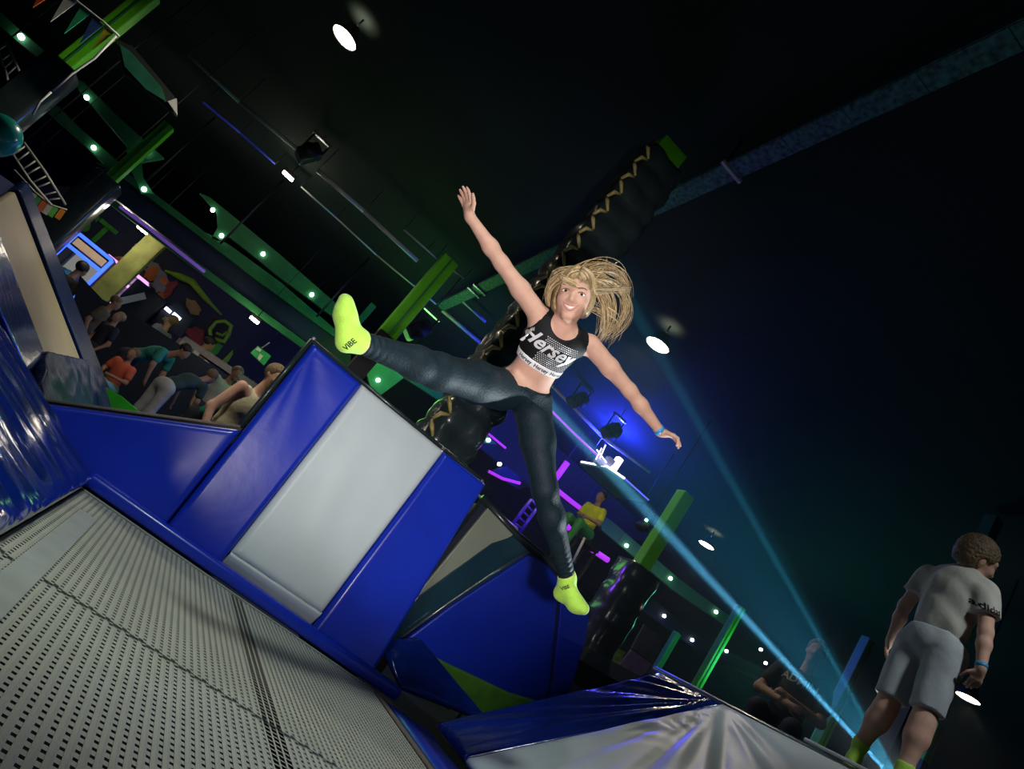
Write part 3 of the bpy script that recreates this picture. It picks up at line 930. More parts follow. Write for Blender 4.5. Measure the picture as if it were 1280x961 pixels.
# wristband
V, F = tube_geo([lerp(wrL, elL, .02), lerp(wrL, elL, .10)], .0235, 20)
mk('wristband', V, F, M['band_blue'], girl, True)
# hair: cap and flying strands
W = lambda x, y, z: hd + HB @ Vector((x, y, z)) * HS
HAx = [list(HB.col[0]), list(HB.col[1]), list(HB.col[2])]
def hair_cut(D, XYZ):
    X, Y, Z = XYZ
    c = W(0.004, -.085, -.035)
    d = np.sqrt(((X - c[0])) ** 2 + (Y - c[1]) ** 2 + (Z - c[2]) ** 2)
    return np.maximum(D, .092 - d)
hair = blob('hair', [('e', W(0, .020, .032), (.077, .095, .085), HAx, .02), ('e', W(-.045, .02, -.02), (.038, .06, .065), HAx, .03), ('e', W(.05, .03, -.01), (.035, .06, .06), HAx, .03)], .005, M['blond_dark'], girl, hair_cut)
def bez(P, n):
    P = [Vector(p) for p in P]; out = []
    m = len(P) - 1
    for i in range(n + 1):
        t = i / n; q = Vector((0, 0, 0))
        for k, p in enumerate(P): q += p * (math.comb(m, k) * t ** k * (1 - t) ** (m - k))
        out.append(q)
    return out
rng = random.Random(3)
# (count, spread at the root, spread at the tip, control points: photo pixel and depth)
locks = [
 (40, 8, 12, [(724, 352, 2.40), (752, 344, 2.44), (772, 372, 2.48), (768, 400, 2.50), (750, 424, 2.48)]),
 (28, 9, 11, [(728, 346, 2.42), (770, 338, 2.47), (796, 372, 2.52), (788, 404, 2.54), (760, 418, 2.50)]),
 (30, 7, 9, [(712, 350, 2.38), (726, 326, 2.40), (762, 322, 2.44), (786, 338, 2.48), (782, 366, 2.5)]),
 (26, 5, 5, [(702, 348, 2.36), (716, 356, 2.335), (738, 366, 2.35), (758, 362, 2.40), (786, 360, 2.46)]),
 (26, 6, 8, [(718, 348, 2.38), (742, 352, 2.38), (756, 366, 2.40), (757, 394, 2.43), (751, 420, 2.44)]),
 (26, 5, 4, [(704, 346, 2.40), (690, 352, 2.42), (683, 366, 2.45), (686, 382, 2.46)]),
 (24, 8, 6, [(716, 340, 2.42), (700, 336, 2.43), (688, 346, 2.45), (683, 372, 2.47)]),
 (10, 5, 10, [(735, 340, 2.42), (764, 318, 2.46), (790, 340, 2.5), (786, 372, 2.5)]),
 (8, 4, 9, [(738, 352, 2.42), (756, 330, 2.44), (752, 322, 2.46)]),
 (12, 6, 12, [(742, 384, 2.44), (764, 394, 2.46), (782, 404, 2.5), (764, 428, 2.5)]),
]
pa = []; pb_ = []
for cnt, s0, s1, cps in locks:
    for _ in range(cnt):
        a = (rng.gauss(0, 1), rng.gauss(0, 1)); b = (rng.gauss(0, .5), rng.gauss(0, .5))
        P = []
        for i, (x, y, Yd) in enumerate(cps):
            t = i / (len(cps) - 1); sp = s0 * (1 - t) + s1 * t
            P.append(G(x + (a[0] * (1 - t) + (a[0] * .5 + b[0]) * t) * sp * .62, y + (a[1] * (1 - t) + (a[1] * .5 + b[1]) * t) * sp * .62, Yd + rng.gauss(0, .012)))
        q = bez(P, 13)
        r0 = rng.uniform(.0010, .0021)
        (pa if rng.random() < .72 else pb_).append((q, [r0 * (1 - .75 * (i / 13) ** 2) for i in range(14)]))
for _ in range(420):      # combed hair lying over the head
    th0 = rng.uniform(-1.2, 1.2); side_ = rng.choice((-1, 1))
    P = []
    ph = rng.uniform(-1.5, 1.5)
    for i in range(8):
        f = i / 7; an = side_ * (0.05 + f * rng.uniform(1.45, 1.6))
        x = math.sin(an) * .084; z_ = .034 + math.cos(an) * .093; y_ = .02 + ph * .062 - f * .010
        k_ = math.sqrt(max(.05, 1 - ((y_ - .02) / .10) ** 2))
        P.append(W(x * k_, y_, .034 + (z_ - .034) * k_ + .002 * rng.random()))
    if (P[-1] - W(0.004, -.085, -.035)).length < .088: P = P[:5]
    (pa if rng.random() < .6 else pb_).append((P, [.0016 * (1 - .5 * i / len(P)) for i in range(len(P))]))
s1 = tubes('loose_strands', pa, .0015, M['blond'], hair, 4); s1['kind'] = 'stuff'
s2 = tubes('loose_strands', pb_, .0015, M['blond_dark'], hair, 4); s2['kind'] = 'stuff'

# ---------------------------------------------------------------- the boy on the deck, seen from behind
BX = 3.17
def Bp(px, py, dx=0.0): return onX(px, py, BX + dx)
b = {n: Bp(*p) for n, p in dict(head=(1222, 699), neck=(1202, 714), shL=(1160, 720), shR=(1234, 741), pel=(1163, 803), chest=(1193, 745), waist=(1178, 778),
     elL=(1131, 757), wrL=(1113, 800), elR=(1232, 790), wrR=(1226, 836), hipL=(1145, 806), hipR=(1183, 818), knL=(1105, 888, .0), anL=(1076, 930, .03), knR=(1152, 905), anR=(1131, 960)).items()}
boy = empty('person', (BX, b['pel'].y, DECK), 'boy in grey T-shirt and grey shorts seen from behind on the deck', 'person')
bl = Vector((0, 1, 0)) ; 
# his left-hand side in the picture is towards +y; he faces away (+x) and to the right
BBt = basis((b['shR'] - b['shL']) * -1, b['neck'] - b['pel'])
BA = [list(BBt.col[0]), list(BBt.col[1]), list(BBt.col[2])]
def btorso(e=0.0):
    return [('e', b['chest'], (.135 + e, .085 + e, .15 + e), BA, .03), ('c', lerp(b['shL'], b['chest'], .2), .05 + e, lerp(b['shR'], b['chest'], .2), .05 + e, .03),
            ('e', lerp(b['chest'], b['neck'], .5), (.11 + e, .07 + e, .08 + e), BA, .03), ('e', b['waist'], (.115 + e, .08 + e, .12 + e), BA, .04), ('e', b['pel'], (.118 + e, .09 + e, .10 + e), BA, .03)]
blegL = capsule_chain([b['hipL'], b['knL'], lerp(b['knL'], b['anL'], .3), b['anL']], [.075, .048, .049, .030], .03)
blegR = capsule_chain([b['hipR'], b['knR'], lerp(b['knR'], b['anR'], .3), b['anR']], [.075, .048, .049, .030], .03)
barmL = capsule_chain([b['shL'], b['elL'], lerp(b['elL'], b['wrL'], .35), b['wrL']], [.042, .030, .030, .021], .02)
barmR = capsule_chain([b['shR'], b['elR'], lerp(b['elR'], b['wrR'], .35), b['wrR']], [.042, .030, .030, .021], .02)
# head turned right and bowed; face points to the picture's right and away
bup = (imgdir(0, 0, .50, -.86) + Vector((.10, -.05, 0))).normalized()
bfw = imgdir(0, 0, .86, .36) * .9 + Vector(ROT @ np.array([0, 0, -1.0])) * -.12
blf = bup.cross(bfw)
BH = basis(blf, bup)
hs = 0.97
def foot_on(an, d, z):
    """flat foot on the deck below an ankle"""
    d = Vector(d).normalized(); he = Vector((an.x, an.y, z + .026)) - d * .035; to = he + d * .16; to.z = z + .02
    return he, to
heL, toL = foot_on(b['anL'], (.5, .35, 0), DECK - .035); heR, toR = foot_on(b['anR'], (.8, -.2, 0), DECK - .035)
bp = btorso() + blegL + blegR + barmL + barmR + [('c', lerp(b['neck'], b['chest'], .3), .05, lerp(b['neck'], b['head'], .5), .043, .03)] + head_prims(b['head'], BH, hs)
bp += hand(b['wrL'], b['wrL'] - b['elL'], Vector((.5, -1, 0)), .88, .30, .5, 1) + hand(b['wrR'], imgdir(0, 0, -10, 22), Vector((.6, 1, 0)), .88, .30, .5, -1)
bp += foot(b['anL'], heL, toL, .85, (0, 0, 1)) + foot(b['anR'], heR, toR, .85, (0, 0, 1))
bbody = blob('body', bp, .006, M['skin'], boy)
make_face(bbody, bvh_of(bbody), b['head'], BH, hs, False)
# T-shirt: torso and short sleeves
slL = lerp(b['shL'], b['elL'], .62); slR = lerp(b['shR'], b['elR'], .62)
tpr = btorso(.014)[:4] + [('c', b['shL'], .054, slL, .056, .03), ('c', b['shR'], .054, slR, .058, .03)]
def tee_cut(D, XYZ):
    D = plane_cut((lerp(b['pel'], b['waist'], .35), BBt.col[2]), (slL, b['shL'] - b['elL']), (slR, b['shR'] - b['elR']))(D, XYZ) if False else D
    X, Y, Z = XYZ
    D = plane_cut((lerp(b['pel'], b['waist'], .30), BBt.col[2]))(D, XYZ)
    nk_ = lerp(b['neck'], b['head'], .28)
    d = .058 - np.sqrt((X - nk_[0]) ** 2 + (Y - nk_[1]) ** 2 + (Z - nk_[2]) ** 2)
    D = np.maximum(D, d)
    # sleeves end squarely
    for sl, sh, el in ((slL, b['shL'], b['elL']), (slR, b['shR'], b['elR'])):
        n = (sh - el).normalized()
        pl = -((X - sl[0]) * n[0] + (Y - sl[1]) * n[1] + (Z - sl[2]) * n[2])
        near = (np.sqrt((X - sl[0]) ** 2 + (Y - sl[1]) ** 2 + (Z - sl[2]) ** 2) < .075)
        D = np.where(near, np.maximum(D, pl), D)
    # soft folds
    D = D + .004 * np.sin(X * 60 + Z * 35 + Y * 22) * np.sin(Y * 45 - Z * 20)
    return D
tee = blob('t_shirt', tpr, .006, M['grey_shirt'], boy, tee_cut)
tbv = bvh_of(tee)
tc_ = (Vector(CAM) - slR).normalized()
text_on('sleeve_lettering', 'adidas', .040, lerp(b['shR'], slR, .66) + tc_ * .06 + imgdir(0, 0, 1, 0) * .012, imgdir(0, 0, .92, .40), imgdir(0, 0, .40, -.92), tbv, M['print_black'], tee, .0015, bold=.001)
kL = lerp(b['hipL'], b['knL'], .82); kR = lerp(b['hipR'], b['knR'], .82)
spr = btorso(.014)[3:] + [('c', b['hipL'], .088, kL, .072, .012), ('c', b['hipR'], .088, kR, .072, .012)]
def sh_cut(D, XYZ):
    X, Y, Z = XYZ
    D = plane_cut((lerp(b['pel'], b['waist'], .45), -BBt.col[2]))(D, XYZ)
    for k_, h_ in ((kL, b['hipL']), (kR, b['hipR'])):
        n = (h_ - k_).normalized()
        pl = -((X - k_[0]) * n[0] + (Y - k_[1]) * n[1] + (Z - k_[2]) * n[2])
        near = np.sqrt((X - k_[0]) ** 2 + (Y - k_[1]) ** 2 + (Z - k_[2]) ** 2) < .12
        D = np.where(near, np.maximum(D, pl), D)
    return D + .003 * np.sin(X * 50 + Z * 30) * np.sin(Y * 40 + Z * 12)
sh_ = blob('shorts', spr, .006, M['grey_shorts'], boy, sh_cut)
for an, he, to, kn in ((b['anL'], heL, toL, b['knL']), (b['anR'], heR, toR, b['knR'])):
    sk = blob('sock', grow(foot(an, he, to, .85, (0, 0, 1)), .004) + [('c', an, .036, lerp(an, kn, .12), .038, .02)], .006, M['sock'], boy, plane_cut((lerp(an, kn, .10), an - kn)))
V, F = tube_geo([lerp(b['wrR'], b['elR'], .04), lerp(b['wrR'], b['elR'], .14)], .026, 20)
mk('wristband', V, F, M['band_blue'], boy, True)
BAx = [list(BH.col[0]), list(BH.col[1]), list(BH.col[2])]
Wb = lambda x, y, z: b['head'] + BH @ Vector((x, y, z)) * hs
def bh_cut(D, XYZ):
    X, Y, Z = XYZ
    c = Wb(0, -.095, -.05)
    D = np.maximum(D, .105 - np.sqrt((X - c[0]) ** 2 + (Y - c[1]) ** 2 + (Z - c[2]) ** 2))
    D = plane_cut((Wb(0, 0, -.062), BH.col[2]))(D, XYZ)
    for sx in (-1, 1):
        e = Wb(sx * .085, -.005, -.02)
        D = np.maximum(D, .036 - np.sqrt((X - e[0]) ** 2 + (Y - e[1]) ** 2 + (Z - e[2]) ** 2))
    return D + .003 * np.sin(X * 210) * np.sin(Y * 190) * np.sin(Z * 200)
blob('hair', [('e', Wb(0, .020, .030), (.084, .100, .092), BAx, .02), ('e', Wb(0, .04, -.02), (.072, .068, .07), BAx, .03)], .0055, M['brown_hair'], boy, bh_cut)
# ================================================================ the hall behind
def base_z(x, y): return DECK - .04 if (3.1 < x < 10.1 and .5 < y < 8.5) else -.37
def rod(name, p0, p1, r, m, parent=None): return tube(name, [p0, p1], r, m, parent, 8)

# ---- ceiling lamps
def ceiling_lamp(px, py, z, r, label, energy, shape='round', col=(1.0, 0.88, 0.70)):
    c = onZ(px, py, z)
    t = empty('ceiling_lamp', c, label, 'lamp', 'hall ceiling lamps')
    n = 24
    V = []; F = []
    prof = [(r * .45, .16), (r * .55, .10), (r * 1.02, .012), (r * 1.04, -.012), (r * .98, -.012), (r * .95, .01)]
    for rr, zz in prof:
        for k in range(n):
            a = 2 * math.pi * k / n
            V.append((c.x + rr * math.cos(a), c.y + rr * math.sin(a), c.z + zz))
    for j in range(len(prof) - 1):
        for k in range(n): F.append((j * n + k, j * n + (k + 1) % n, (j + 1) * n + (k + 1) % n, (j + 1) * n + k))
    mk('housing', V, F, M['black'], t, True)
    V = [(c.x, c.y, c.z - .02)]; F = []
    for k in range(n):
        a = 2 * math.pi * k / n; V.append((c.x + r * .95 * math.cos(a), c.y + r * .95 * math.sin(a), c.z))
    for k in range(n): F.append((0, 1 + (k + 1) % n, 1 + k))
    mk('diffuser', V, F, M['lamp'], t, True)
    rod('hanger', (c.x, c.y, c.z + .15), (c.x, c.y, CEIL), .012, M['black'], t)
    if energy:
        l = light('lamp_light', 'SPOT', (c.x, c.y, c.z - .05), energy, col, r * .8, (c.x, c.y, 0), 150, .6)
        l.parent = t; l.matrix_parent_inverse = Matrix.Translation(-c)
    return t
ceiling_lamp(431, 47, 4.45, .15, 'round white ceiling lamp above the hanging grey truss pipes', 200)
ceiling_lamp(822, 431, 4.45, .155, 'round white ceiling lamp above the blue lit equipment shelf', 90)
ceiling_lamp(883, 681, 4.45, .16, 'round white ceiling lamp beside the green topped padded post', 60)
ceiling_lamp(1210, 872, 3.2, .13, 'round white lamp below the hand of the boy in grey', 30)
def tube_lamp(px, py, Y, L, label, energy):
    c = onY(px, py, Y)
    t = empty('tube_lamp', c, label, 'lamp', 'small lamps under the gallery')
    box('fitting', (c.x, c.y, c.z + .05), (L * 1.1, .09, .06), M['black'], t, bevel=.01)
    box('diffuser', c, (L, .07, .05), M['lamp'], t, bevel=.015)
    rod('hanger', (c.x, c.y + .05, c.z + .05), (c.x, c.y + .05, CEIL), .006, M['black'], t)
    l = light('lamp_light', 'POINT', (c.x, c.y - .1, c.z - .15), energy, (1, .9, .7), .08)
    l.parent = t; l.matrix_parent_inverse = Matrix.Translation(-c)
tube_lamp(360, 220, 11.8, .20, 'small white tube lamp on the long cable under the ceiling', 4)
tube_lamp(160, 262, 13.4, .16, 'small white lamp on the gallery edge above the claw machine', 9)
tube_lamp(178, 287, 13.2, .19, 'small white lamp at the head of the olive column', 6)
tube_lamp(318, 400, 12.6, .17, 'small white lamp under the gallery near the green notice', 9)

# ---- long perforated cable tray running away under the ceiling
tr = empty('cable_tray', (1.74, 6, 4.5), 'long teal perforated cable tray running under the ceiling', 'cable tray')
M['tray'] = mat('teal_perforated_steel', (0.05, 0.17, 0.15), 0.5, metal=0.2, var=0.75, scale=26)
for k in range(20):
    y0 = 1.2 + k * 0.52
    box('tray_section', (1.74, y0 + .25, 4.50), (.15, .515, .02), M['tray'], tr)
    for xx in (1.662, 1.818): box('tray_side', (xx, y0 + .25, 4.53), (.012, .515, .06), M['tray'], tr)
c = onZ(915, 213, 4.5)
box('bracket', (1.74, c.y, 4.49), (.23, .03, .03), M['grey_steel'], tr)
rod('bracket_hanger', (1.66, c.y, 4.5), (1.66, c.y, CEIL), .012, M['black'], tr)
c = onZ(605, 370, 4.5)
for d in (-.12, .12): box('bracket', (1.74, c.y + d, 4.49), (.24, .06, .05), M['chrome'], tr)

# ---- hanging truss pipes
def hung(name, pts, Y, r, m, label, group=None, cat='pipe'):
    P = [onY(x, y, Y) for x, y in pts]
    o = empty(name, P[0], label, cat, group)
    for i in range(len(P) - 1): rod('pipe_length', P[i], P[i + 1], r, m, o)
    for p in P: rod('drop_wire', p, (p.x, p.y, CEIL), .005, M['black'], o)
    return o
h1 = hung('truss_pipe', [(236, 68), (300, 128), (372, 187)], 10.2, .028, M['grey_steel'], 'grey hanging truss pipe ending at the black spotlight')
hung('truss_pipe', [(397, 213), (455, 264), (522, 326)], 10.2, .032, M['grey_steel'], 'grey hanging truss pipe below the black spotlight, ending in mid-air')
hung('lighting_cable', [(254, 128), (300, 166), (344, 205)], 11.8, .016, glow('blue_lit_cable', (.06, .09, .8), .10), 'cable start with painted blue light beside the small tube lamp', cat='light tube')  # blue light on the cable, put in as glow
hung('lighting_cable', [(376, 233), (420, 272), (470, 318), (545, 380)], 11.8, .014, M['grey_steel'], 'thin grey cable running from the tube lamp to the green post', cat='cable')
hung('truss_pipe', [(505, 287), (545, 322), (580, 348)], 10.0, .013, M['grey_steel'], 'thin pipe crossing behind the head of the green post')
hung('truss_pipe', [(573, 371), (607, 402)], 10.9, .027, M['grey_steel'], 'short bright pipe left of the padded post lacing')
hung('truss_pipe', [(553, 388), (600, 428)], 12, .034, M['grey_steel'], 'short dark pipe between green post and padded post')
hung('truss_pipe', [(690, 482), (755, 548), (812, 590)], 10.5, .026, M['grey_steel'], 'dark pipe crossing the blue lit ceiling beside the shelf')
def spotlight(px, py, Y, s, label):
    c = onY(px, py, Y)
    t = empty('stage_spotlight', c, label, 'spotlight', 'stage spotlights')
    R = Matrix.Rotation(.5, 3, 'Y')
    box('body', c, (.16 * s, .20 * s, .26 * s), M['black'], t, R, .03 * s)
    V, F = tube_geo([c + Vector((0, -.10 * s, -.02)), c + Vector((0, -.16 * s, -.03))], [.07 * s, .085 * s], 14)
    mk('lens_ring', V, F, M['black'], t, True)
    rod('yoke', c + Vector((-.1 * s, 0, .0)), c + Vector((-.1 * s, 0, .22 * s)), .012 * s, M['black'], t)
    rod('yoke', c + Vector((.1 * s, 0, .0)), c + Vector((.1 * s, 0, .22 * s)), .012 * s, M['black'], t)
    box('clamp', c + Vector((0, 0, .23 * s)), (.24 * s, .05 * s, .03 * s), M['chrome'], t)
    rod('hanger', c + Vector((0, 0, .23 * s)), (c.x, c.y, CEIL), .008, M['black'], t)
spotlight(386, 192, 10.2, 1.3, 'black stage spotlight between the two truss pipes')
spotlight(522, 412, 10.5, 1.5, 'dark stage spotlight just behind the raised leg near the green post')
spotlight(722, 500, 10.2, 1.2, 'black stage spotlight on the blue lit ceiling under the outstretched arm')
spotlight(764, 538, 9.8, 1.15, 'black stage spotlight on the pipe nearest the equipment shelf')
spotlight(806, 656, 8.0, .8, 'small spotlight with a green spark beside the green topped post')
box('spark', onY(808, 650, 7.9), (.03, .03, .03), glow('green_spark', (.2, 1, .4), 8), None)
tag(bpy.data.objects['spark'], 'tiny green light on the small spotlight by the post', 'light')

# ---- green steel posts
def post(px0, px1, Y, w, label, dark=None, pad_from=None, col='green'):
    a, b_ = onY(*px0, Y), onY(*px1, Y)
    x = (a.x + b_.x) / 2
    zf = base_z(x, Y)
    t = empty('steel_post', (x, Y, zf), label, 'post', 'green steel posts of the hall')
    box('column', (x, Y, (a.z + b_.z) / 2), (w, w, abs(b_.z - a.z)), M[col], t, bevel=.01)
    box('web', (x, Y - w / 2 - .004, (a.z + b_.z) / 2), (w * .12, .01, abs(b_.z - a.z) * .98), M['dkgreen'], t)
    zb = min(a.z, b_.z)
    if pad_from is not None:
        box('post_pad', (x, Y, (zb - .37) / 2 - .0), (pad_from, pad_from, zb + .37), M['vinyl_black'], t, bevel=.05, smooth=True)
    else:
        box('lower_column', (x, Y, (zb + zf) / 2), (w, w, max(.02, zb - zf)), M['black'], t)
    return t
post((482, 420), (562, 326), 8.0, .21, 'bright green steel post rising just above the raised leg')
post((84, 84), (190, -10), 8.5, .17, 'green steel post beside the coloured pennants', pad_from=.34)
post((140, 226), (210, 156), 12.2, .17, 'green steel post in front of the star shaped bracket', pad_from=.42)
post((868, 862), (926, 758), 9.5, .13, 'dim green steel post behind the crest of the wrinkled bank', pad_from=None)
post((1018, 938), (1086, 798), 7.5, .15, 'green lattice post between the seated staff and the boy', pad_from=None)
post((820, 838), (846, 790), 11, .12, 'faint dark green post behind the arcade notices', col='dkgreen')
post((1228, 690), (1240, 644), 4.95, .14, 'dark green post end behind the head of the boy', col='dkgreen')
post((1152, 950), (1172, 905), 7.0, .14, 'pale green post behind the legs of the boy')
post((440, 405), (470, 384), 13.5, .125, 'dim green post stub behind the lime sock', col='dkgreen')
# the second laced post on the deck
def padded2():
    Y = 6.0
    a = onY(716, 842, Y); m_ = onY(800, 712, Y); e = onY(852, 612, Y)
    x = (a.x + m_.x) / 2
    t = empty('padded_post', (x, Y, DECK - .04), 'black wrapped post with bright green steel top on the deck', 'post')
    V = []; F = []; n = 20; z0 = DECK - .04; z1 = m_.z; R_ = 40
    for j in range(R_ + 1):
        z = z0 + (z1 - z0) * j / R_
        for k in range(n):
            an = 2 * math.pi * k / n; c, s = math.cos(an), math.sin(an)
            r = .19 / (abs(c) ** 5 + abs(s) ** 5) ** .2 + .02 * noise.noise(Vector((c * 2, s * 2, z * 9)))
            V.append((x + r * c, Y + r * s, z))
    for j in range(R_):
        for k in range(n): F.append((j * n + k, j * n + (k + 1) % n, (j + 1) * n + (k + 1) % n, (j + 1) * n + k))
    F.append(tuple(range(n - 1, -1, -1))); F.append(tuple(R_ * n + k for k in range(n)))
    mk('pad_sleeve', V, F, M['vinyl_black'], t, True)
    box('steel_column', (x, Y, (z1 + e.z) / 2), (.145, .145, e.z - z1), M['green'], t, bevel=.01)
padded2()

# ---- green roof girders with led dots
def girder(polys, Y, label, leds, group='green girders under the roof', m='dkgreen'):
    t = empty('roof_girder', onY(*polys[0][0], Y), label, 'girder', group)
    for q in polys: prism('girder_plate', ypoly(q, Y), (0, .10, 0), M[m], t)
    for x, y in leds:
        c = onY(x, y, Y - .04)
        V, F = tube_geo([c + Vector((0, .05, 0)), c, c - Vector((0, .02, 0))], [.036, .036, .016], 10)
        mk('led', V, F, M['led'], t, True)
girder([[(250, 241), (263, 247), (300, 277), (350, 318), (428, 386), (420, 399), (400, 384), (345, 343), (300, 306), (283, 293), (276, 302), (264, 298), (272, 284), (271, 266)],
        [(238, 285), (262, 293), (287, 306), (350, 352), (400, 395), (446, 434), (436, 446), (380, 405), (320, 360), (270, 322)]], 13.15,
       'forked green girder with led dots left of the lime sock', [(266, 262), (255, 295), (277, 294), (329, 317), (313, 343), (390, 368), (368, 389)])
girder([[(0, 14), (30, 42), (68, 74), (60, 82), (22, 52), (0, 32)]], 10.5, 'dim green girder above the dark lattice in the corner', [(26, 45)])
girder([[(94, 98), (104, 102), (150, 148), (205, 197), (177, 202), (179, 222), (192, 242), (176, 240), (160, 205), (158, 182), (140, 160), (98, 112)]], 12.6,
       'green girder with star shaped bracket behind the green post', [(108, 121), (183, 188), (180, 236)])
girder([[(62, 126), (74, 134), (98, 158), (150, 204), (142, 216), (96, 172), (60, 140)]], 13.2, 'short green girder below the star bracket girder', [(117, 184)])
girder([[(752, 642), (768, 654), (850, 724), (912, 770), (906, 781), (840, 736), (752, 662)]], 12.5, 'green girder with led dots behind the green topped post', [(784, 682), (839, 723), (896, 765)])
girder([[(770, 722), (800, 735), (880, 800), (960, 838), (950, 846), (870, 812), (768, 736)]], 13.5, 'dark girder with led dots above the arcade notices', [(793, 739), (831, 770), (866, 800), (909, 814), (952, 812), (958, 829)], m='navy')
girder([[(560, 532), (600, 535), (622, 556), (596, 552), (584, 580), (566, 570)], ], 12.4, 'green bracket plate below the hem of the padded post', [(577, 541), (571, 555), (611, 550)])
girder([[(455, 455), (500, 445), (560, 492), (548, 500), (505, 472), (468, 500)]], 12.4, 'green bracket plates under the raised leg', [(473, 475), (503, 463)])
girder([[(612, 590), (632, 582), (662, 606), (650, 612)]], 12.4, 'dark bracket with one led between the legs of the girl', [(625, 580)], m='navy')
# gallery fascia
gf = empty('gallery_fascia', onY(250, 310, 12.9), 'long dark green gallery beam above the mural corner', 'beam')
prism('beam', ypoly([(120, 208), (148, 214), (330, 352), (440, 434), (436, 466), (300, 366), (130, 238)], 12.9), (0, .12, 0), M['navy'], gf)
prism('flange', ypoly([(120, 204), (150, 210), (332, 349), (442, 432), (440, 438), (328, 356), (146, 217)], 12.88), (0, -.05, 0), M['dkgreen'], gf)
prism('flange', ypoly([(128, 240), (300, 368), (436, 468), (430, 474), (296, 376), (124, 246)], 12.88), (0, -.05, 0), M['dkgreen'], gf)
for x_, y_ in ((170, 238), (270, 310), (390, 402)):
    p_ = onY(x_, y_, 12.96); rod('hanger_strut', p_, (p_.x, p_.y, CEIL), .02, M['black'], gf)
tube('purple_lit_fascia', ypoly([(150, 258), (185, 284), (205, 300), (256, 340)], 12.8), .030, glow('purple_lit_glow', (.16, .07, .42), .55), gf)  # purple light on the fascia, imitated by a glowing tube

# ---- beams lit by purple light, put in as glowing tubes
M['neon'] = glow('magenta_lit_beam', (.42, .03, .85), 1.1)
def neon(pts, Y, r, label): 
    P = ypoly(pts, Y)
    o = empty('purple_lit_beam', P[0], label, 'light strip', 'painted magenta-lit beams')
    tube('lit_face', P, r, M['neon'], o)
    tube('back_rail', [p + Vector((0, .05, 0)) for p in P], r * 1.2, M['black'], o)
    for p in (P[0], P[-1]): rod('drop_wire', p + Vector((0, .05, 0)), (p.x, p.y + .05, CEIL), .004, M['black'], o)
neon([(680, 504), (716, 540), (754, 576)], 10.4, .018, 'painted magenta-lit beam leading to the equipment shelf')
neon([(586, 520), (608, 540), (632, 560)], 11, .020, 'painted magenta-lit beam just left of the dark leggings crotch')
neon([(611, 589), (628, 598), (650, 604)], 11.4, .027, 'painted magenta-lit beam between the girl legs')
neon([(688, 606), (699, 592), (709, 578)], 11.5, .060, 'short thick painted magenta-lit beam right of the standing leg')
neon([(696, 612), (712, 625), (728, 637)], 11.7, .045, 'painted magenta-lit beam left of the yellow shirt')
neon([(697, 645), (704, 652), (712, 660)], 11.9, .068, 'painted magenta-lit beam beside the green shorts')
neon([(736, 684), (748, 692), (760, 700)], 12.1, .058, 'dim painted magenta-lit beam under the yellow shirt person')

# ---- blue lit equipment shelf
sh = empty('equipment_shelf', onY(765, 605, 10), 'hanging equipment shelf with glowing white edge and gear in blue light', 'shelf')
ze = onY(757, 590, 10).z
q = [onZ(x, y, ze) for x, y in ((724, 580), (756, 586), (778, 601), (808, 628), (770, 622), (744, 600))]
prism('board', q, (0, 0, .05), M['dkgreen'], sh)
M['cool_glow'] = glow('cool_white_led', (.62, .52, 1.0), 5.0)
for i in range(3): tube('edge_light', [q[i] + Vector((0, -.02, .05)), q[i + 1] + Vector((0, -.02, .05))], .016 if i < 2 else .01, M['cool_glow'] if i < 2 else glow('blue_led', (.1, .1, 1), 2), sh)
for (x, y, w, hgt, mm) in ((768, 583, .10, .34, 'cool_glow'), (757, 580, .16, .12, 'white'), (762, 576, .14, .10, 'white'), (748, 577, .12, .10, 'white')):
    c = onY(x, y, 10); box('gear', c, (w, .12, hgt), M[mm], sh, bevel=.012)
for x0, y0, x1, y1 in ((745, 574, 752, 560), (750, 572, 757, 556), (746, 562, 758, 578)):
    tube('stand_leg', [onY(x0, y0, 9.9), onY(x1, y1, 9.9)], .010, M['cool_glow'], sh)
for x, y in ((728, 582), (805, 626)):
    p = onZ(x, y, ze); rod('drop_rod', p, (p.x, p.y, CEIL), .01, M['black'], sh)
# blue wash lights of the stage and the far corner
lb = onY(775, 565, 10.1)
light('stage_blue_light', 'POINT', (lb.x, 10.6, lb.z + .15), 420, (.02, .03, 1.0), .1, volume=.2)
light('stage_violet_light', 'POINT', tuple(onY(700, 470, 11.2)), 60, (.10, .02, 1.0), .1, volume=.2)
light('corner_blue_light', 'POINT', tuple(onY(240, 215, 17.5)), 160, (.02, .04, 1.0), .1, volume=.2)
# a back panel that catches the blue light
bpn = prism('stage_backdrop', [Vector((p.x, p.y, min(p.z, CEIL - .01))) for p in ypoly([(610, 430), (700, 440), (870, 560), (840, 690), (700, 640), (600, 560)], 13.8)], (0, .05, 0), mat('dark_backdrop_cloth', (.04, .04, .05), .9, var=.3, scale=1), None)
tag(bpn, 'dark stage backdrop washed by blue light behind the equipment shelf', 'backdrop')

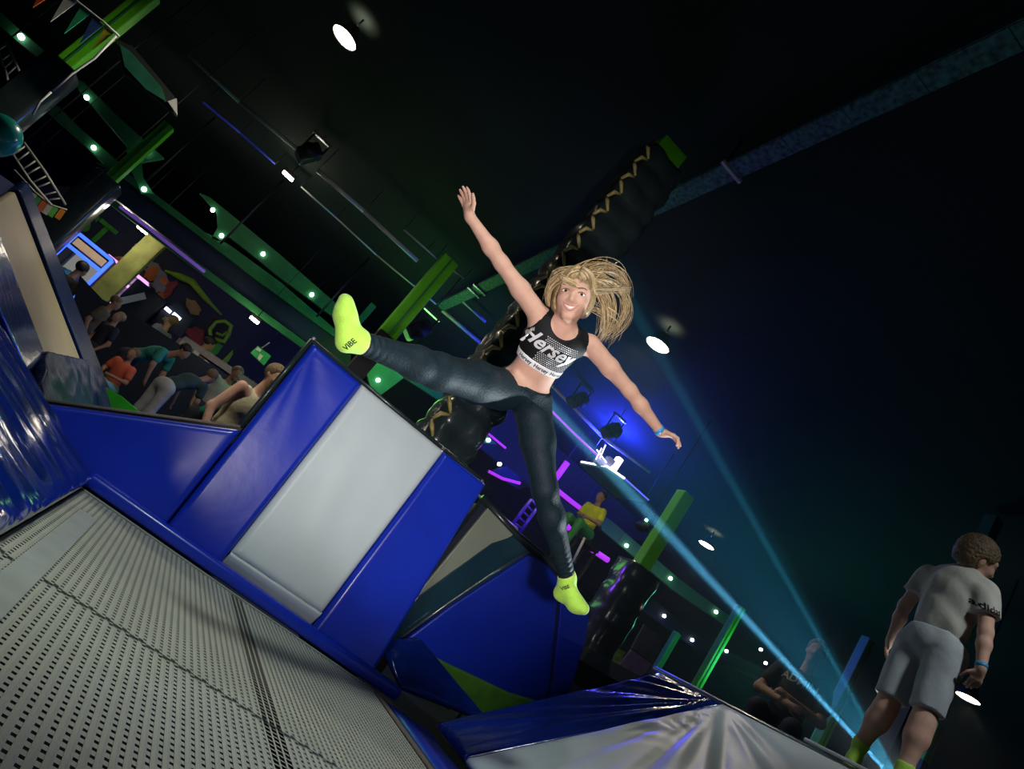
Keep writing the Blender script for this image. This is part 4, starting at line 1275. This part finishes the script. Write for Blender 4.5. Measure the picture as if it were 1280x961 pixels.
# ---- top left corner: pennants, screen, lattice
st_ = empty('pennant_string', onY(97, 2, 7.5), 'white cord with coloured triangular pennants by the green post', 'bunting')
tube('cord', ypoly([(60, -30), (97, 2), (130, 28), (149, 45)], 7.5), .010, M['white'], st_, 6)
tube('cord', ypoly([(145, 45), (118, 73), (90, 92), (66, 113)], 7.5), .012, M['white'], st_, 6)
tube('cord', ypoly([(64, 115), (50, 127), (41, 143)], 7.5), .010, M['white'], st_, 6)
for col, tri in (((.75, .12, .02), [(46, -2), (58, -2), (41, 9)]), ((.65, .70, .66), [(80, -2), (97, 2), (63, 27)]), ((.02, .48, .22), [(101, 8), (113, 17), (80, 42)]),
                 ((.02, .09, .32), [(116, 21), (129, 31), (99, 55)]), ((.70, .62, .03), [(132, 33), (142, 41), (115, 62)])):
    prism('pennant', ypoly(tri, 7.5), (0, .012, 0), mat('pennant_cloth', col, .8), st_)
scn = empty('ceiling_screen', onY(180, 90, 8), 'dark green glass screen hanging beside the pennants', 'screen')
prism('frame', ypoly([(144, 48), (166, 58), (208, 108), (222, 126), (221, 146), (205, 130), (154, 90)], 8.0), (0, .08, 0), M['black'], scn)
prism('glass', ypoly([(150, 56), (164, 66), (202, 110), (208, 128), (182, 112), (156, 84)], 7.99), (0, -.02, 0), mat('green_glass', (.02, .11, .07), .15, var=.2), scn)
prism('bracket', ypoly([(210, 128), (221, 124), (222, 146)], 7.98), (0, -.03, 0), M['grey_steel'], scn)
bl_ = onY(-2, 168, 5.5)
t = empty('balloon', bl_, 'round teal balloon beside the dark lattice', 'balloon')
bm = bmesh.new(); bmesh.ops.create_uvsphere(bm, u_segments=24, v_segments=16, radius=.135)
for v in bm.verts:
    if v.co.z < 0: v.co.z *= 1.12
    v.co += bl_
from_bm('skin', bm, mat('teal_latex', (.02, .50, .42), .25, var=.05, coat=.3), t, True)
tube('knot', [bl_ + Vector((0, 0, -.148)), bl_ + Vector((0, 0, -.17))], [.008, .018], mat('teal_knot', (.02, .4, .34), .4), t)
def lattice(pA, pB, Y, n, label):
    t = empty('lattice_truss', onY(*pA[0], Y), label, 'truss')
    A_ = ypoly(pA, Y); B_ = ypoly(pB, Y)
    tube('chord', A_, .014, M['grey_steel'], t, 6); tube('chord', B_, .014, M['grey_steel'], t, 6)
    for p_ in (A_[0], B_[0], B_[-1]): rod('drop_wire', p_, (p_.x, p_.y, CEIL), .004, M['black'], t)
    for k in range(n):
        f = (k + .5) / n
        a = bez(A_, 20)[int(f * 20)]; b2 = bez(B_, 20)[int(f * 20)]
        tube('rung', [a, b2], .009, M['grey_steel'], t, 6)
lattice([(14, 190), (38, 226), (64, 256)], [(30, 178), (56, 214), (82, 256)], 9, 8, 'curved pale lattice truss below the teal balloon')
lattice([(-4, 60), (8, 92), (14, 122)], [(8, 52), (20, 80), (32, 106)], 9, 6, 'dim lattice truss in the dark upper corner')
fl = empty('flag_row', onY(40, 260, 9.4), 'row of small coloured flags hanging below the lattice truss', 'bunting')
tube('cord', ypoly([(18, 212), (44, 240), (64, 256), (84, 262)], 9.4), .008, M['white'], fl, 6)
p_ = onY(18, 212, 9.4); rod('drop_wire', p_, (p_.x, p_.y, CEIL), .004, M['black'], fl)
for i, (x, y, col) in enumerate(((28, 226, (.03, .22, .14)), (34, 234, (.35, .08, .16)), (40, 240, (.45, .45, .42)), (46, 245, (.06, .3, .08)), (53, 250, (.6, .14, .06)), (60, 254, (.5, .52, .48)), (67, 257, (.1, .5, .08)), (76, 260, (.7, .25, .03)))):
    prism('flag', ypoly([(x, y), (x + 6, y + 4), (x - 2, y + 15), (x - 8, y + 11)], 9.4), (0, .01, 0), mat('flag_cloth', col, .8), fl)

# ---- mural corner, claw machine, barrier
a = onY(60, 250, 16); e = onY(400, 520, 16)
mu = empty('mural_wall', (a.x, 16, -.37), 'dark wall with green letters and orange graffiti behind the claw machine', 'mural')
prism('board', ypoly([(40, 230), (130, 236), (440, 470), (420, 560), (100, 470), (20, 330)], 16.0), (0, .1, 0), M['navy'], mu)
gm = mat('mural_green', (.05, .42, .02), .6); om = mat('mural_orange', (.62, .16, .02), .6); rm = mat('mural_red', (.32, .03, .02), .6); wm = mat('mural_grey', (.26, .26, .24), .6); yg = mat('mural_lime', (.28, .55, .02), .6); brn = mat('mural_gold', (.40, .26, .06), .6)
text_on('green_letters', 'ST', .62, onY(118, 286, 15.93), (1, 0, 0), (0, 0, 1), None, gm, mu, 0.0, bold=.015)
def splash(x, y, rx, ry, m, seed, rot=0.0):
    r_ = random.Random(seed); pts = []
    for k in range(14):
        an = 2 * math.pi * k / 14; f = r_.uniform(.6, 1.1)
        dx, dy = rx * f * math.cos(an), ry * f * math.sin(an)
        pts.append((x + dx * math.cos(rot) - dy * math.sin(rot), y + dx * math.sin(rot) + dy * math.cos(rot)))
    prism('paint_patch', ypoly(pts, 15.95), (0, -.004 * (1 + seed % 5), 0), m, mu)
for i, s_ in enumerate(((150, 330, 14, 9, wm), (147, 326, 8, 6, om), (176, 314, 14, 8, wm), (181, 318, 9, 6, om), (172, 326, 7, 9, gm), (196, 340, 22, 9, wm), (189, 342, 8, 13, om), (176, 352, 10, 7, gm), (168, 346, 8, 6, yg), (198, 358, 12, 8, wm), (210, 362, 8, 16, rm), (204, 352, 6, 9, om), (200, 372, 6, 8, om), (241, 383, 15, 9, brn), (246, 420, 16, 12, rm), (262, 432, 12, 6, yg), (270, 436, 7, 12, gm), (284, 448, 4, 14, yg))):
    splash(*s_, i, .68)
tube('green_swoosh', ypoly([(206, 338), (224, 345), (240, 352), (256, 372), (277, 394)], 15.8), [.02, .07, .075, .06, .02], yg, mu)
lp = ypoly([(264, 426), (262, 412), (270, 402), (281, 401), (289, 407), (286, 418), (280, 427), (268, 424)], 15.85)
tube('lime_outline', lp, .045, yg, mu)
tube('lime_outline', ypoly([(270, 416), (278, 419), (284, 415)], 15.85), .03, yg, mu)
for k in range(7):
    x = 296 + k * 7; y = 470 + k * 5.2
    tube('graffiti_stroke', ypoly([(x, y), (x + 6, y - 4), (x + 4, y + 6), (x + 11, y + 3)], 15.85), .035, gm, mu)
cl = empty('olive_column', onY(150, 345, 13.86), 'olive wooden column between claw machine and pink cabinet', 'column')
ca, cb = onY(190, 290, 13.86), onY(130, 382, 13.86)
olm = mat('olive_timber', (.30, .32, .08), .6, var=.25, scale=5)
box('shaft', ((ca.x + cb.x) / 2, 13.86, (ca.z + cb.z) / 2), (.34, .2, ca.z - cb.z), olm, cl, bevel=.02)
box('foot', ((ca.x + cb.x) / 2, 13.86, (cb.z - .37) / 2), (.34, .2, cb.z + .37), M['black'], cl)
box('capital', (ca.x, 13.86, ca.z + .06), (.6, .26, .12), olm, cl, bevel=.02)

def cabinet(px, py, Y, w, hgt, d, label, frame_m, body_m, kind='claw'):
    c = onY(px, py, Y)
    t = empty('arcade_cabinet', (c.x, Y, -.37), label, 'arcade machine', 'arcade machines by the mural')
    z0, z1 = c.z - hgt / 2, c.z + hgt / 2
    box('base', (c.x, Y, (z0 - .37) / 2), (w, d, z0 + .37), body_m, t, bevel=.02)
    box('back', (c.x, Y + d / 2 - .02, c.z), (w, .04, hgt), M['vinyl_olive'] if kind == 'claw' else body_m, t)
    for sx in (-1, 1):
        tube('corner_light', [(c.x + sx * w / 2, Y - d / 2, z0), (c.x + sx * w / 2, Y - d / 2, z1)], .035, frame_m, t)
        box('side', (c.x + sx * (w / 2 - .01), Y, c.z), (.02, d, hgt), body_m, t)
    for z in (z0, z1 - .26, z1):
        tube('cross_light', [(c.x - w / 2, Y - d / 2, z), (c.x + w / 2, Y - d / 2, z)], .032, frame_m, t)
    box('roof', (c.x, Y, z1 + .02), (w, d, .04), body_m, t)
    box('header_sign', (c.x, Y - d / 2, z1 - .13), (w * .84, .02, .13), glow('header_sign_light', (.8, .55, .35) if kind == 'claw' else (.9, .5, .9), .35), t)
    box('interior_light', (c.x, Y + d / 2 - .05, c.z), (w * .8, .02, hgt * .5), glow('cabinet_light', (.75, .75, .6) if kind == 'claw' else (.85, .45, .95), .25), t)
    r_ = random.Random(int(px))
    if kind == 'claw':
        for k in range(9):
            cc = (c.x + r_.uniform(-.38, .38) * w, Y + r_.uniform(-.1, .2), z0 + .12 + r_.uniform(0, .12))
            bm = bmesh.new(); bmesh.ops.create_icosphere(bm, subdivisions=2, radius=.09)
            for v in bm.verts: v.co = v.co * (1 + .25 * noise.noise(v.co * 20)) + Vector(cc)
            from_bm('plush_prize', bm, mat('plush', (r_.random() * .7, r_.random() * .6, r_.random() * .5), .9), t, True)
        rod('claw_cable', (c.x, Y, z1), (c.x, Y, c.z + .15), .01, M['chrome'], t)
        for k in range(3):
            an = k * 2.1; tube('claw_finger', [(c.x, Y, c.z + .15), (c.x + .08 * math.cos(an), Y + .08 * math.sin(an), c.z + .06), (c.x + .03 * math.cos(an), Y + .03 * math.sin(an), c.z - .04)], .012, M['chrome'], t)
    else:
        for k in range(3): box('panel_stripe', (c.x, Y - d / 2 + .01, c.z - hgt * .3 + k * hgt * .22), (w * .7, .02, hgt * .08), M['white'], t)
blue_n = glow('blue_neon', (.04, .12, 1.0), 2.2); pink_n = glow('pink_neon', (.85, .35, 1.0), 1.6)
cabinet(99, 336, 14.4, .68, .86, .7, 'claw machine with bright blue neon frame by the mural', blue_n, M['navy'])
cabinet(121, 350, 15.4, .24, .9, .6, 'slim pink glowing cabinet against the claw machine', pink_n, M['white'], 'pink')
cabinet(160, 368, 15.4, .32, .7, .6, 'pink glowing cabinet half hidden by the olive column', pink_n, M['white'], 'pink')
bx = empty('ticket_kiosk', onY(168, 378, 14.4), 'dark blue kiosk with small pale label beside the pink cabinet', 'kiosk')
c = onY(176, 380, 14.75)
box('housing', c, (.62, .5, .62), M['navy'], bx, bevel=.03)
box('label_plate', onY(166, 373, 14.47), (.42, .02, .12), M['white'], bx, Matrix.Rotation(-1.0, 3, 'Y'))
box('foot', (c.x, 14.75, (c.z - .31 - .37) / 2), (.4, .4, c.z - .31 + .37), M['black'], bx)
sg = empty('lit_menu_board', onY(215, 398, 14.6), 'dark menu board with bright white heading strip', 'sign')
prism('board', ypoly([(200, 388), (222, 376), (240, 400), (226, 422), (196, 402)], 14.6), (0, .05, 0), M['navy'], sg)
prism('heading_strip', ypoly([(205, 386), (208, 383), (215, 389), (212, 392)], 14.55), (0, -.02, 0), glow('white_heading', (.8, .9, 1), 3), sg)
prism('heading_strip', ypoly([(215, 393), (218, 390), (227, 398), (224, 401)], 14.55), (0, -.02, 0), bpy.data.materials['white_heading'], sg)
p_ = onY(215, 405, 14.63); rod('support_leg', (p_.x, 14.63, -.37), p_, .03, M['black'], sg)
for x, y in ((206, 399), (213, 402), (200, 408), (206, 413)): prism('menu_panel', ypoly([(x - 4, y - 1), (x + 1, y - 4), (x + 5, y), (x, y + 4)], 14.55), (0, -.01, 0), wm, sg)
ns = empty('green_notice', onY(325, 443, 13.5), 'bright green notice box with white arrow near the gallery lamp', 'sign')
prism('box_body', ypoly([(313, 441), (322, 432), (339, 445), (330, 457)], 13.5), (0, .12, 0), mat('sign_green', (.02, .48, .12), .5), ns)
prism('white_mark', ypoly([(322, 447), (325, 442), (329, 445), (324, 452)], 13.47), (0, -.01, 0), M['white'], ns)
prism('white_mark', ypoly([(320, 437), (322, 434), (327, 437), (325, 440)], 13.47), (0, -.01, 0), M['white'], ns)
rod('hanger', onY(327, 435, 13.5), onY(337, 428, 13.5), .012, M['grey_steel'], ns)
p_ = onY(325, 440, 13.55); rod('drop_wire', p_, (p_.x, p_.y, CEIL), .006, M['black'], ns)
# barrier wall
br = prism('barrier_wall', ypoly([(100, 344), (128, 374), (165, 392), (336, 502), (330, 600), (60, 500)], 13.2), (0, .12, 0), mat('dark_navy_barrier', (.006, .010, .022), .7, var=.2, scale=2), None)
tag(br, 'dark navy barrier wall behind the crowd', 'barrier')
tps = empty('counter_top', onY(250, 445, 13.6), 'cluttered counter top just above the navy barrier wall', 'counter')
prism('counter_board', ypoly([(225, 425), (232, 420), (325, 482), (318, 488)], 13.45), (0, .3, 0), M['webbing_brown'], tps)
pp_ = onY(200, 430, 14.1); box('plinth', (pp_.x + .25, 14.12, -.132), (1.3, .5, .476), M['black'], tps)
for i, (x, y, col) in enumerate(((236, 437, (.5, .45, .35)), (244, 442, (.45, .4, .3)), (250, 449, (.2, .05, .03)), (256, 454, (.5, .46, .3)), (265, 464, (.5, .4, .22)), (298, 480, (.3, .3, .16)), (226, 428, (.3, .2, .15)))):
    box('counter_item', onY(x, y, 13.4), (.11, .1, .10), mat('item_colour', col, .6), tps, Matrix.Rotation(.1 * i, 3, 'Z'), .01)
gp = prism('green_ramp_pad', ypoly([(132, 484), (150, 494), (176, 516), (160, 520), (140, 512)], 7.6), (0, .12, 0), mat('green_vinyl', (.02, .36, .02), .4), None)
tag(gp, 'bright green pad edge behind the crinkled bank foot', 'pad')

# ---- arcade corner right of the standing leg
nb_ = empty('notice_board', onY(765, 820, 9.0), 'pale notice panels and posters behind the wrapped post', 'notice board')
prism('purple_panel', ypoly([(775, 830), (790, 812), (815, 830), (806, 842), (772, 862), (758, 850)], 9.0), (0, .04, 0), mat('lilac_panel', (.30, .18, .36), .7, var=.2), nb_)
prism('grey_panel', ypoly([(790, 810), (806, 780), (830, 798), (816, 828)], 9.02), (0, .04, 0), mat('dusky_panel', (.10, .10, .13), .7, var=.2), nb_)
prism('green_poster', ypoly([(752, 810), (760, 803), (782, 815), (768, 838), (752, 830)], 8.98), (0, .03, 0), mat('green_poster', (.16, .32, .03), .7, var=.4, scale=14), nb_)
prism('white_poster', ypoly([(742, 826), (754, 805), (762, 820), (756, 844), (740, 836)], 8.97), (0, .03, 0), mat('poster_paper', (.36, .36, .36), .7, var=.35, scale=16), nb_)
prism('red_poster', ypoly([(764, 788), (780, 797), (776, 806), (758, 798)], 8.97), (0, .03, 0), mat('poster_red', (.30, .05, .05), .7, var=.3, scale=12), nb_)
box('frame_leg', (onY(770, 830, 9.05).x, 9.06, .2), (.06, .04, 2.2), M['black'], nb_)
for k, (x, y) in enumerate(((772, 780), (780, 785), (768, 781))):
    box('arcade_light', onY(x, y, 8.95), (.055, .05, .04), glow('blue_button_%d' % k, (.02, .06, 1), 4), nb_, bevel=.01)
lc = onY(728, 762, 7.5)
ls_ = empty('light_stand', (lc.x, 7.5, base_z(lc.x, 7.5)), 'slim dark stand with red light bar and blue lens beside the lower sock', 'light stand')
tube('red_light', ypoly([(737, 768), (743, 757), (746, 752)], 7.5), .016, glow('red_led', (1, .06, .04), 3), ls_)
box('crossbar', (lc.x, 7.54, lc.z), (.36, .03, .05), M['black'], ls_)
rod('stem', (lc.x, 7.54, base_z(lc.x, 7.5)), (lc.x, 7.54, lc.z), .02, M['black'], ls_)
tube('red_light', ypoly([(771, 775), (774, 769)], 8.95), .016, bpy.data.materials['red_led'], nb_)
prism('header_board', ypoly([(764, 776), (774, 766), (796, 782), (786, 792)], 9.0), (0, .03, 0), M['black'], nb_)
box('blue_lens', onY(709, 764, 7.5), (.07, .05, .07), glow('blue_lens', (.08, .2, .9), 1.4), ls_, bevel=.02)
# roll of tarpaulin and lattice right of the end wall
tw = empty('tarpaulin_roll', onY(600, 632, 7), 'rolled brown tarpaulin and lattice behind the end wall', 'tarpaulin')
tube('roll', ypoly([(590, 640), (612, 648), (640, 668)], 7.0), .10, mat('brown_tarp', (.16, .12, .12), .6, var=.3, scale=12, bump=.6, bscale=20), tw, 12)
for k in range(5):
    tube('lattice_bar', ypoly([(600 + k * 8, 622 + k * 7), (612 + k * 7, 642 + k * 5)], 6.85), .012, M['grey_steel'], tw)
tube('lattice_bar', ypoly([(597, 618), (640, 656)], 6.85), .014, M['grey_steel'], tw)
for x_, y_ in ((594, 640), (640, 668)):
    p_ = onY(x_, y_, 7.0); rod('support_leg', (p_.x, 7.0, base_z(p_.x, 7.0)), p_, .03, M['black'], tw)
pt = empty('box_truss', onY(652, 640, 7.2), 'purple lit box truss right of the tarpaulin roll', 'truss')
ptm = mat('violet_lit_truss', (.10, .06, .5), .4, metal=.2, var=.2)  # purple light on the truss is put into its base colour
tube('chord', ypoly([(637, 660), (664, 624)], 7.2), .02, ptm, pt); tube('chord', ypoly([(648, 668), (672, 634)], 7.2), .02, ptm, pt)
for k in range(6):
    f = k / 5; tube('brace', ypoly([(637 + 27 * f, 660 - 36 * f), (648 + 24 * f, 668 - 34 * f)], 7.2), .012, ptm, pt)
p_ = onY(642, 664, 7.2); rod('support_leg', (p_.x, 7.2, base_z(p_.x, 7.2)), p_, .03, M['black'], pt)
light('truss_violet_light', 'POINT', tuple(onY(668, 628, 6.6)), 12, (.25, .05, 1), .05, volume=0)
# effect light fixture
fx = empty('moving_head_light', tuple(SRC), 'moving head effect light throwing blue beams from behind the boy', 'spotlight')
sv = Vector(SRC); aim = (Vector((.9, 2.5, 2.6)) - sv).normalized()
tube('head', [sv - aim * .34, sv - aim * .30, sv - aim * .10, sv - aim * .06], [.07, .11, .12, .12], M['black'], fx, 16)
tube('lens', [sv - aim * .06, sv - aim * .045], [.09, .09], glow('beam_lens', (.8, .92, 1), 25), fx, 16)
box('base', (sv.x + .2, sv.y + .02, (sv.z - .3 + DECK) / 2 - .02), (.3, .3, max(.1, sv.z - .3 - DECK)), M['black'], fx, bevel=.02)
for sgn in (-1, 1): box('yoke', (sv.x + .2, sv.y + sgn * .16, sv.z - .12), (.06, .03, .42), M['black'], fx, bevel=.01)

# ---- people in the background
def figure(label, px, py, Y, pose, yaw, scale, shirt, trousers, hair, skin='skin2', group=None, hip_z=None, long_hair=False, h=.014):
    o = onY(px, py, Y)
    t = empty('person', (o.x, o.y, o.z), label, 'person', group)
    Rz = Matrix.Rotation(yaw, 3, 'Z')
    def L(x, y, z): return o + Rz @ Vector((x, y, z)) * scale    # x = his left, -y = front
    s = scale
    lean_ = {'stand': 0.02, 'sit': 0.08, 'bend': 0.34, 'cross': 0.0, 'sit_cross': 0.0}[pose]
    pelv = L(0, 0, 0); ch = L(0, -lean_ * .8, .32 - lean_ * .18); nk_ = L(0, -lean_ * 1.35, .50 - lean_ * .38); hdp = L(0, -lean_ * 1.6 - .02, .66 - lean_ * .45)
    sl_, sr_ = L(.17, -lean_ * 1.2, .45 - lean_ * .35), L(-.17, -lean_ * 1.2, .45 - lean_ * .35)
    if pose == 'stand': e1, w1, e2, w2 = L(.23, .02, .18), L(.22, -.10, -.04), L(-.23, .02, .18), L(-.22, -.10, -.04)
    elif pose in ('cross', 'sit_cross'): e1, w1, e2, w2 = L(.25, -.06, .20), L(.0, -.20, .22), L(-.25, -.06, .20), L(.02, -.24, .17)
    elif pose == 'sit': e1, w1, e2, w2 = L(.24, -.10, .20), L(.10, -.30, .16), L(-.24, -.10, .20), L(-.10, -.30, .16)
    else: e1, w1, e2, w2 = L(.22, -.46, .10), L(.18, -.52, -.12), L(-.22, -.46, .10), L(-.18, -.52, -.12)
    h1_, h2_ = L(.09, 0, -.02), L(-.09, 0, -.02)
    if pose in ('sit', 'sit_cross'): k1, k2, a1, a2 = L(.13, -.42, .0), L(-.13, -.42, .0), L(.13, -.44, -.40), L(-.13, -.44, -.40)
    else: k1, k2, a1, a2 = L(.10, -.03, -.42), L(-.10, -.03, -.42), L(.11, .02, -.82), L(-.11, .02, -.82)
    Bt = basis(Rz @ Vector((1, 0, 0)), nk_ - pelv); A_ = [list(Bt.col[0]), list(Bt.col[1]), list(Bt.col[2])]
    Bh = basis(Rz @ Vector((1, 0, 0)), (Vector((0, 0, 1)) + Rz @ Vector((0, -lean_, 0))))
    def tor(e): return [('e', ch, ((.155 + e) * s, (.10 + e) * s, (.17 + e) * s), A_, .04), ('c', lerp(sl_, ch, .2), (.055 + e) * s, lerp(sr_, ch, .2), (.055 + e) * s, .04), ('e', lerp(pelv, ch, .45), ((.13 + e) * s, (.09 + e) * s, (.15 + e) * s), A_, .04), ('e', pelv, ((.145 + e) * s, (.11 + e) * s, (.11 + e) * s), A_, .04)]
    def lg_(e): return capsule_chain([h1_, k1, a1], [(.085 + e) * s, (.058 + e) * s, (.04 + e) * s], .03) + capsule_chain([h2_, k2, a2], [(.085 + e) * s, (.058 + e) * s, (.04 + e) * s], .03)
    fd = Rz @ Vector((0, -1, 0)) * s
    body_ = tor(0) + lg_(0) + capsule_chain([sl_, e1, w1], [.05 * s, .038 * s, .026 * s], .03) + capsule_chain([sr_, e2, w2], [.05 * s, .038 * s, .026 * s], .03)
    body_ += [('c', lerp(nk_, ch, .2), .055 * s, hdp, .048 * s, .03)] + head_prims(hdp + Vector((0, 0, .02)) * s, Bh, s)
    for w_, e_, sd in ((w1, e1, 1), (w2, e2, -1)): body_ += hand(w_, w_ - e_, Rz @ Vector((-sd, -.2, 0)), s, .3, .5, 1 if sd > 0 else -1)
    for a_ in (a1, a2): body_ += [('c', a_ - Vector((0, 0, .03)) * s, .04 * s, a_ + fd * .15 - Vector((0, 0, .045)) * s, .03 * s, .03)]
    blob('body', body_, h, M[skin], t)
    sp = grow(tor(.012)[:3], .0) + [('c', sl_, .065 * s, lerp(sl_, e1, .6), .062 * s, .03), ('c', sr_, .065 * s, lerp(sr_, e2, .6), .062 * s, .03)]
    if shirt[1] == 'tank': sp = tor(.012)[:1] + tor(.012)[2:3] + [('c', lerp(sl_, nk_, .35), .035 * s, ch, .08 * s, .03), ('c', lerp(sr_, nk_, .35), .035 * s, ch, .08 * s, .03)]
    blob('shirt', sp, h, shirt[0], t)
    blob('trousers', grow(lg_(.014), 0) + tor(.016)[3:], h, trousers, t)
    Ax = [list(Bh.col[0]), list(Bh.col[1]), list(Bh.col[2])]
    hc = hdp + Vector((0, 0, .02)) * s
    Wh = lambda x, y, z: hc + Bh @ Vector((x, y, z)) * s
    hp = [('e', Wh(0, .025, .035), (.084 * s, .10 * s, .088 * s), Ax, .02)]
    if long_hair: hp += [('c', Wh(0, .09, .02), .05 * s, Wh(0, .12, -.16), .035 * s, .03)]
    def hcut(D, XYZ):
        c = Wh(0, -.10, -.03); X, Y_, Z = XYZ
        return np.maximum(D, .10 * s - np.sqrt((X - c[0]) ** 2 + (Y_ - c[1]) ** 2 + (Z - c[2]) ** 2))
    blob('hair', hp, h * .8, M[hair], t, hcut)
    return t
def cloth(name, col): return (mat(name, col, .8, var=.12, scale=10, bump=.3, bscale=12), '')
jeans = mat('dark_trousers', (.02, .025, .04), .8, var=.2); pale_tr = mat('pale_grey_trousers', (.42, .44, .46), .8, var=.15); gsh = mat('green_harness', (.04, .28, .05), .6, var=.2)
GRP = 'crowd in front of the barrier'
PI = math.pi
plat = prism('court_platform', [(-2.5, 10.48, -.38), (-.55, 10.48, -.38), (-.55, 8.9, -.38), (.7, 8.9, -.38), (.7, 13.0, -.38), (-2.5, 13.0, -.38)], (0, 0, .28), M['floor'], None)
tag(plat, 'low dark court platform under the crowd', 'platform')
figure('person in teal shirt bending forward in the crowd', 160, 445, 11.7, 'bend', 1.2, 1.0, cloth('teal_cotton', (.03, .28, .24)), jeans, 'black_hair', group=GRP)
figure('small child in orange red top sitting in the crowd', 136, 483, 10.62, 'sit', -.5, .78, cloth('coral_cotton', (.75, .14, .08)), mat('mint_shorts', (.2, .5, .42), .8), 'brown_hair', group=GRP)
figure('person in dark top and pale grey trousers in the crowd', 206, 482, 10.6, 'bend', 2.4, .92, cloth('dark_teal_cotton', (.02, .06, .07)), pale_tr, 'brown_hair', group=GRP)
figure('person in green shirt leaning beside the white T-shirt child', 246, 518, 9.5, 'bend', 1.0, .85, cloth('sea_green_cotton', (.02, .30, .17)), jeans, 'brown_hair', group=GRP)
figure('child in white T-shirt in the crowd near the barrier', 254, 510, 11.85, 'stand', .4, 1.05, cloth('white_cotton', (.48, .5, .44)), jeans, 'brown_hair', group=GRP)
figure('adult in cream sleeveless top behind the padded wall', 268, 548, 6.4, 'stand', .7, 1.02, (mat('cream_tank', (.72, .68, .46), .8, var=.08, bump=.3, bscale=14), 'tank'), jeans, 'brown_hair', 'skin', h=.011)
figure('player in dark hooded clothes at the claw machine', 54, 377, 13.54, 'stand', 2.6, 1.15, cloth('black_cotton', (.015, .015, .02)), jeans, 'black_hair')
figure('person with fair hair in dark top at the crowd edge', 116, 433, 11.5, 'stand', -.8, .78, cloth('navy_cotton', (.015, .02, .05)), jeans, 'blond_dark', group=GRP)
figure('person in brown jacket near the claw machine', 104, 413, 12.0, 'stand', 1.5, .88, cloth('brown_cotton', (.12, .09, .05)), jeans, 'brown_hair', group=GRP)
figure('customer with dark hair at the counter by the menu board', 180, 440, 14.1, 'stand', -2.2, 1.05, cloth('grey_cotton', (.2, .2, .18)), jeans, 'brown_hair')
figure('person with pale jacket at the counter below the gold emblem', 222, 466, 14.1, 'stand', 2.0, 1.12, cloth('stone_cotton', (.3, .27, .2)), jeans, 'black_hair')
pc_ = onY(136, 483, 10.62)
fb_ = box('foam_block', (pc_.x, pc_.y + .02, (pc_.z - .09 - .10) / 2), (.30, .30, pc_.z - .09 + .10), M['vinyl_teal'], None, Matrix.Rotation(-.5, 3, 'Z'), .02)
tag(fb_, 'dark foam block under the child in orange red top', 'foam block')
yp = figure('person in yellow T-shirt perched below the equipment shelf', 731, 664, 9.0, 'sit', -1.15, .82, cloth('yellow_cotton', (.80, .82, .03)), gsh, 'black_hair', h=.012)
yo = onY(731, 664, 9.0)
tw_ = empty('lookout_tower', (yo.x + .08, 9.05, -.37), 'dark steel perch under the yellow shirt person', 'tower')
box('seat_board', (yo.x + .06, 9.03, yo.z - .14), (.42, .42, .05), M['black'], tw_, bevel=.01)
for sx in (-1, 1):
    for sy in (-1, 1): rod('leg', (yo.x + .06 + sx * .18, 9.03 + sy * .18, -.37), (yo.x + .06 + sx * .18, 9.03 + sy * .18, yo.z - .16), .022, M['black'], tw_)
rod('pale_pole', onY(731, 672, 8.8), onY(716, 702, 8.8), .02, M['white'], tw_)
stf = figure('staff member in dark printed polo sitting with folded arms behind the bank', 972, 911, 5.0, 'sit_cross', -.95, 1.13, cloth('dark_polo', (.03, .04, .035)), jeans, 'brown_hair', 'skin', h=.011)
so = onY(972, 911, 5.0)
zs = so.z - .125
bn = empty('bench', (so.x, so.y, DECK - .04), 'low black bench under the seated staff member', 'bench')
Rb = Matrix.Rotation(-.95, 3, 'Z')
box('seat_board', (so.x, so.y, zs - .03), (.9, .34, .05), M['black'], bn, Rb, .01)
for sx in (-.36, .36): box('leg', Vector((so.x, so.y, (zs - .05 + DECK - .04) / 2)) + Rb @ Vector((sx, 0, 0)), (.06, .28, zs - .05 - DECK + .04), M['black'], bn, Rb)
shirt_ob = [c_ for c_ in stf.children if c_.name.startswith('shirt')][0]
Rz = Matrix.Rotation(-.95, 3, 'Z')
text_on('chest_lettering', 'ADMIN', .10, so + Vector((0, 0, .44)) + Rz @ Vector((0, -.25, 0)), Rz @ Vector((1, 0, 0)), (0, 0, 1), bvh_of(shirt_ob), mat('pale_print', (.6, .62, .5), .6), shirt_ob, .004, bold=.003)

# ---- haze in the hall, which makes the effect beams visible
hz = box('haze', (5.9, 7.6, 2.19), (9.6, 9.1, 5.0), None)
hm = bpy.data.materials.new('stage_haze'); hm.use_nodes = True
N, L_ = nodes_of(hm)
for n_ in list(N):
    if n_.type == 'BSDF_PRINCIPLED': N.remove(n_)
vs_ = N.new('ShaderNodeVolumeScatter'); vs_.inputs['Density'].default_value = .0045; vs_.inputs['Color'].default_value = (.8, .95, 1, 1); vs_.inputs['Anisotropy'].default_value = .0
L_.new(vs_.outputs[0], N['Material Output'].inputs['Volume'])
hz.data.materials.append(hm)
tag(hz, 'thin stage haze filling the hall', 'haze', kind='stuff')
def beam(px, py, Y, energy, col, spot, blend):
    light('beam_light', 'SPOT', tuple(SRC), energy, col, .012, tuple(onY(px, py, Y)), spot, blend)
beam(690, 510, 3.45, 1200000, (.16, .62, 1.0), 1.7, 1.0)
beam(800, 400, 3.45, 200000, (.08, .60, .85), 1.6, 1.0)
beam(745, 455, 3.45, 11000, (.02, .46, .75), 17, .5)
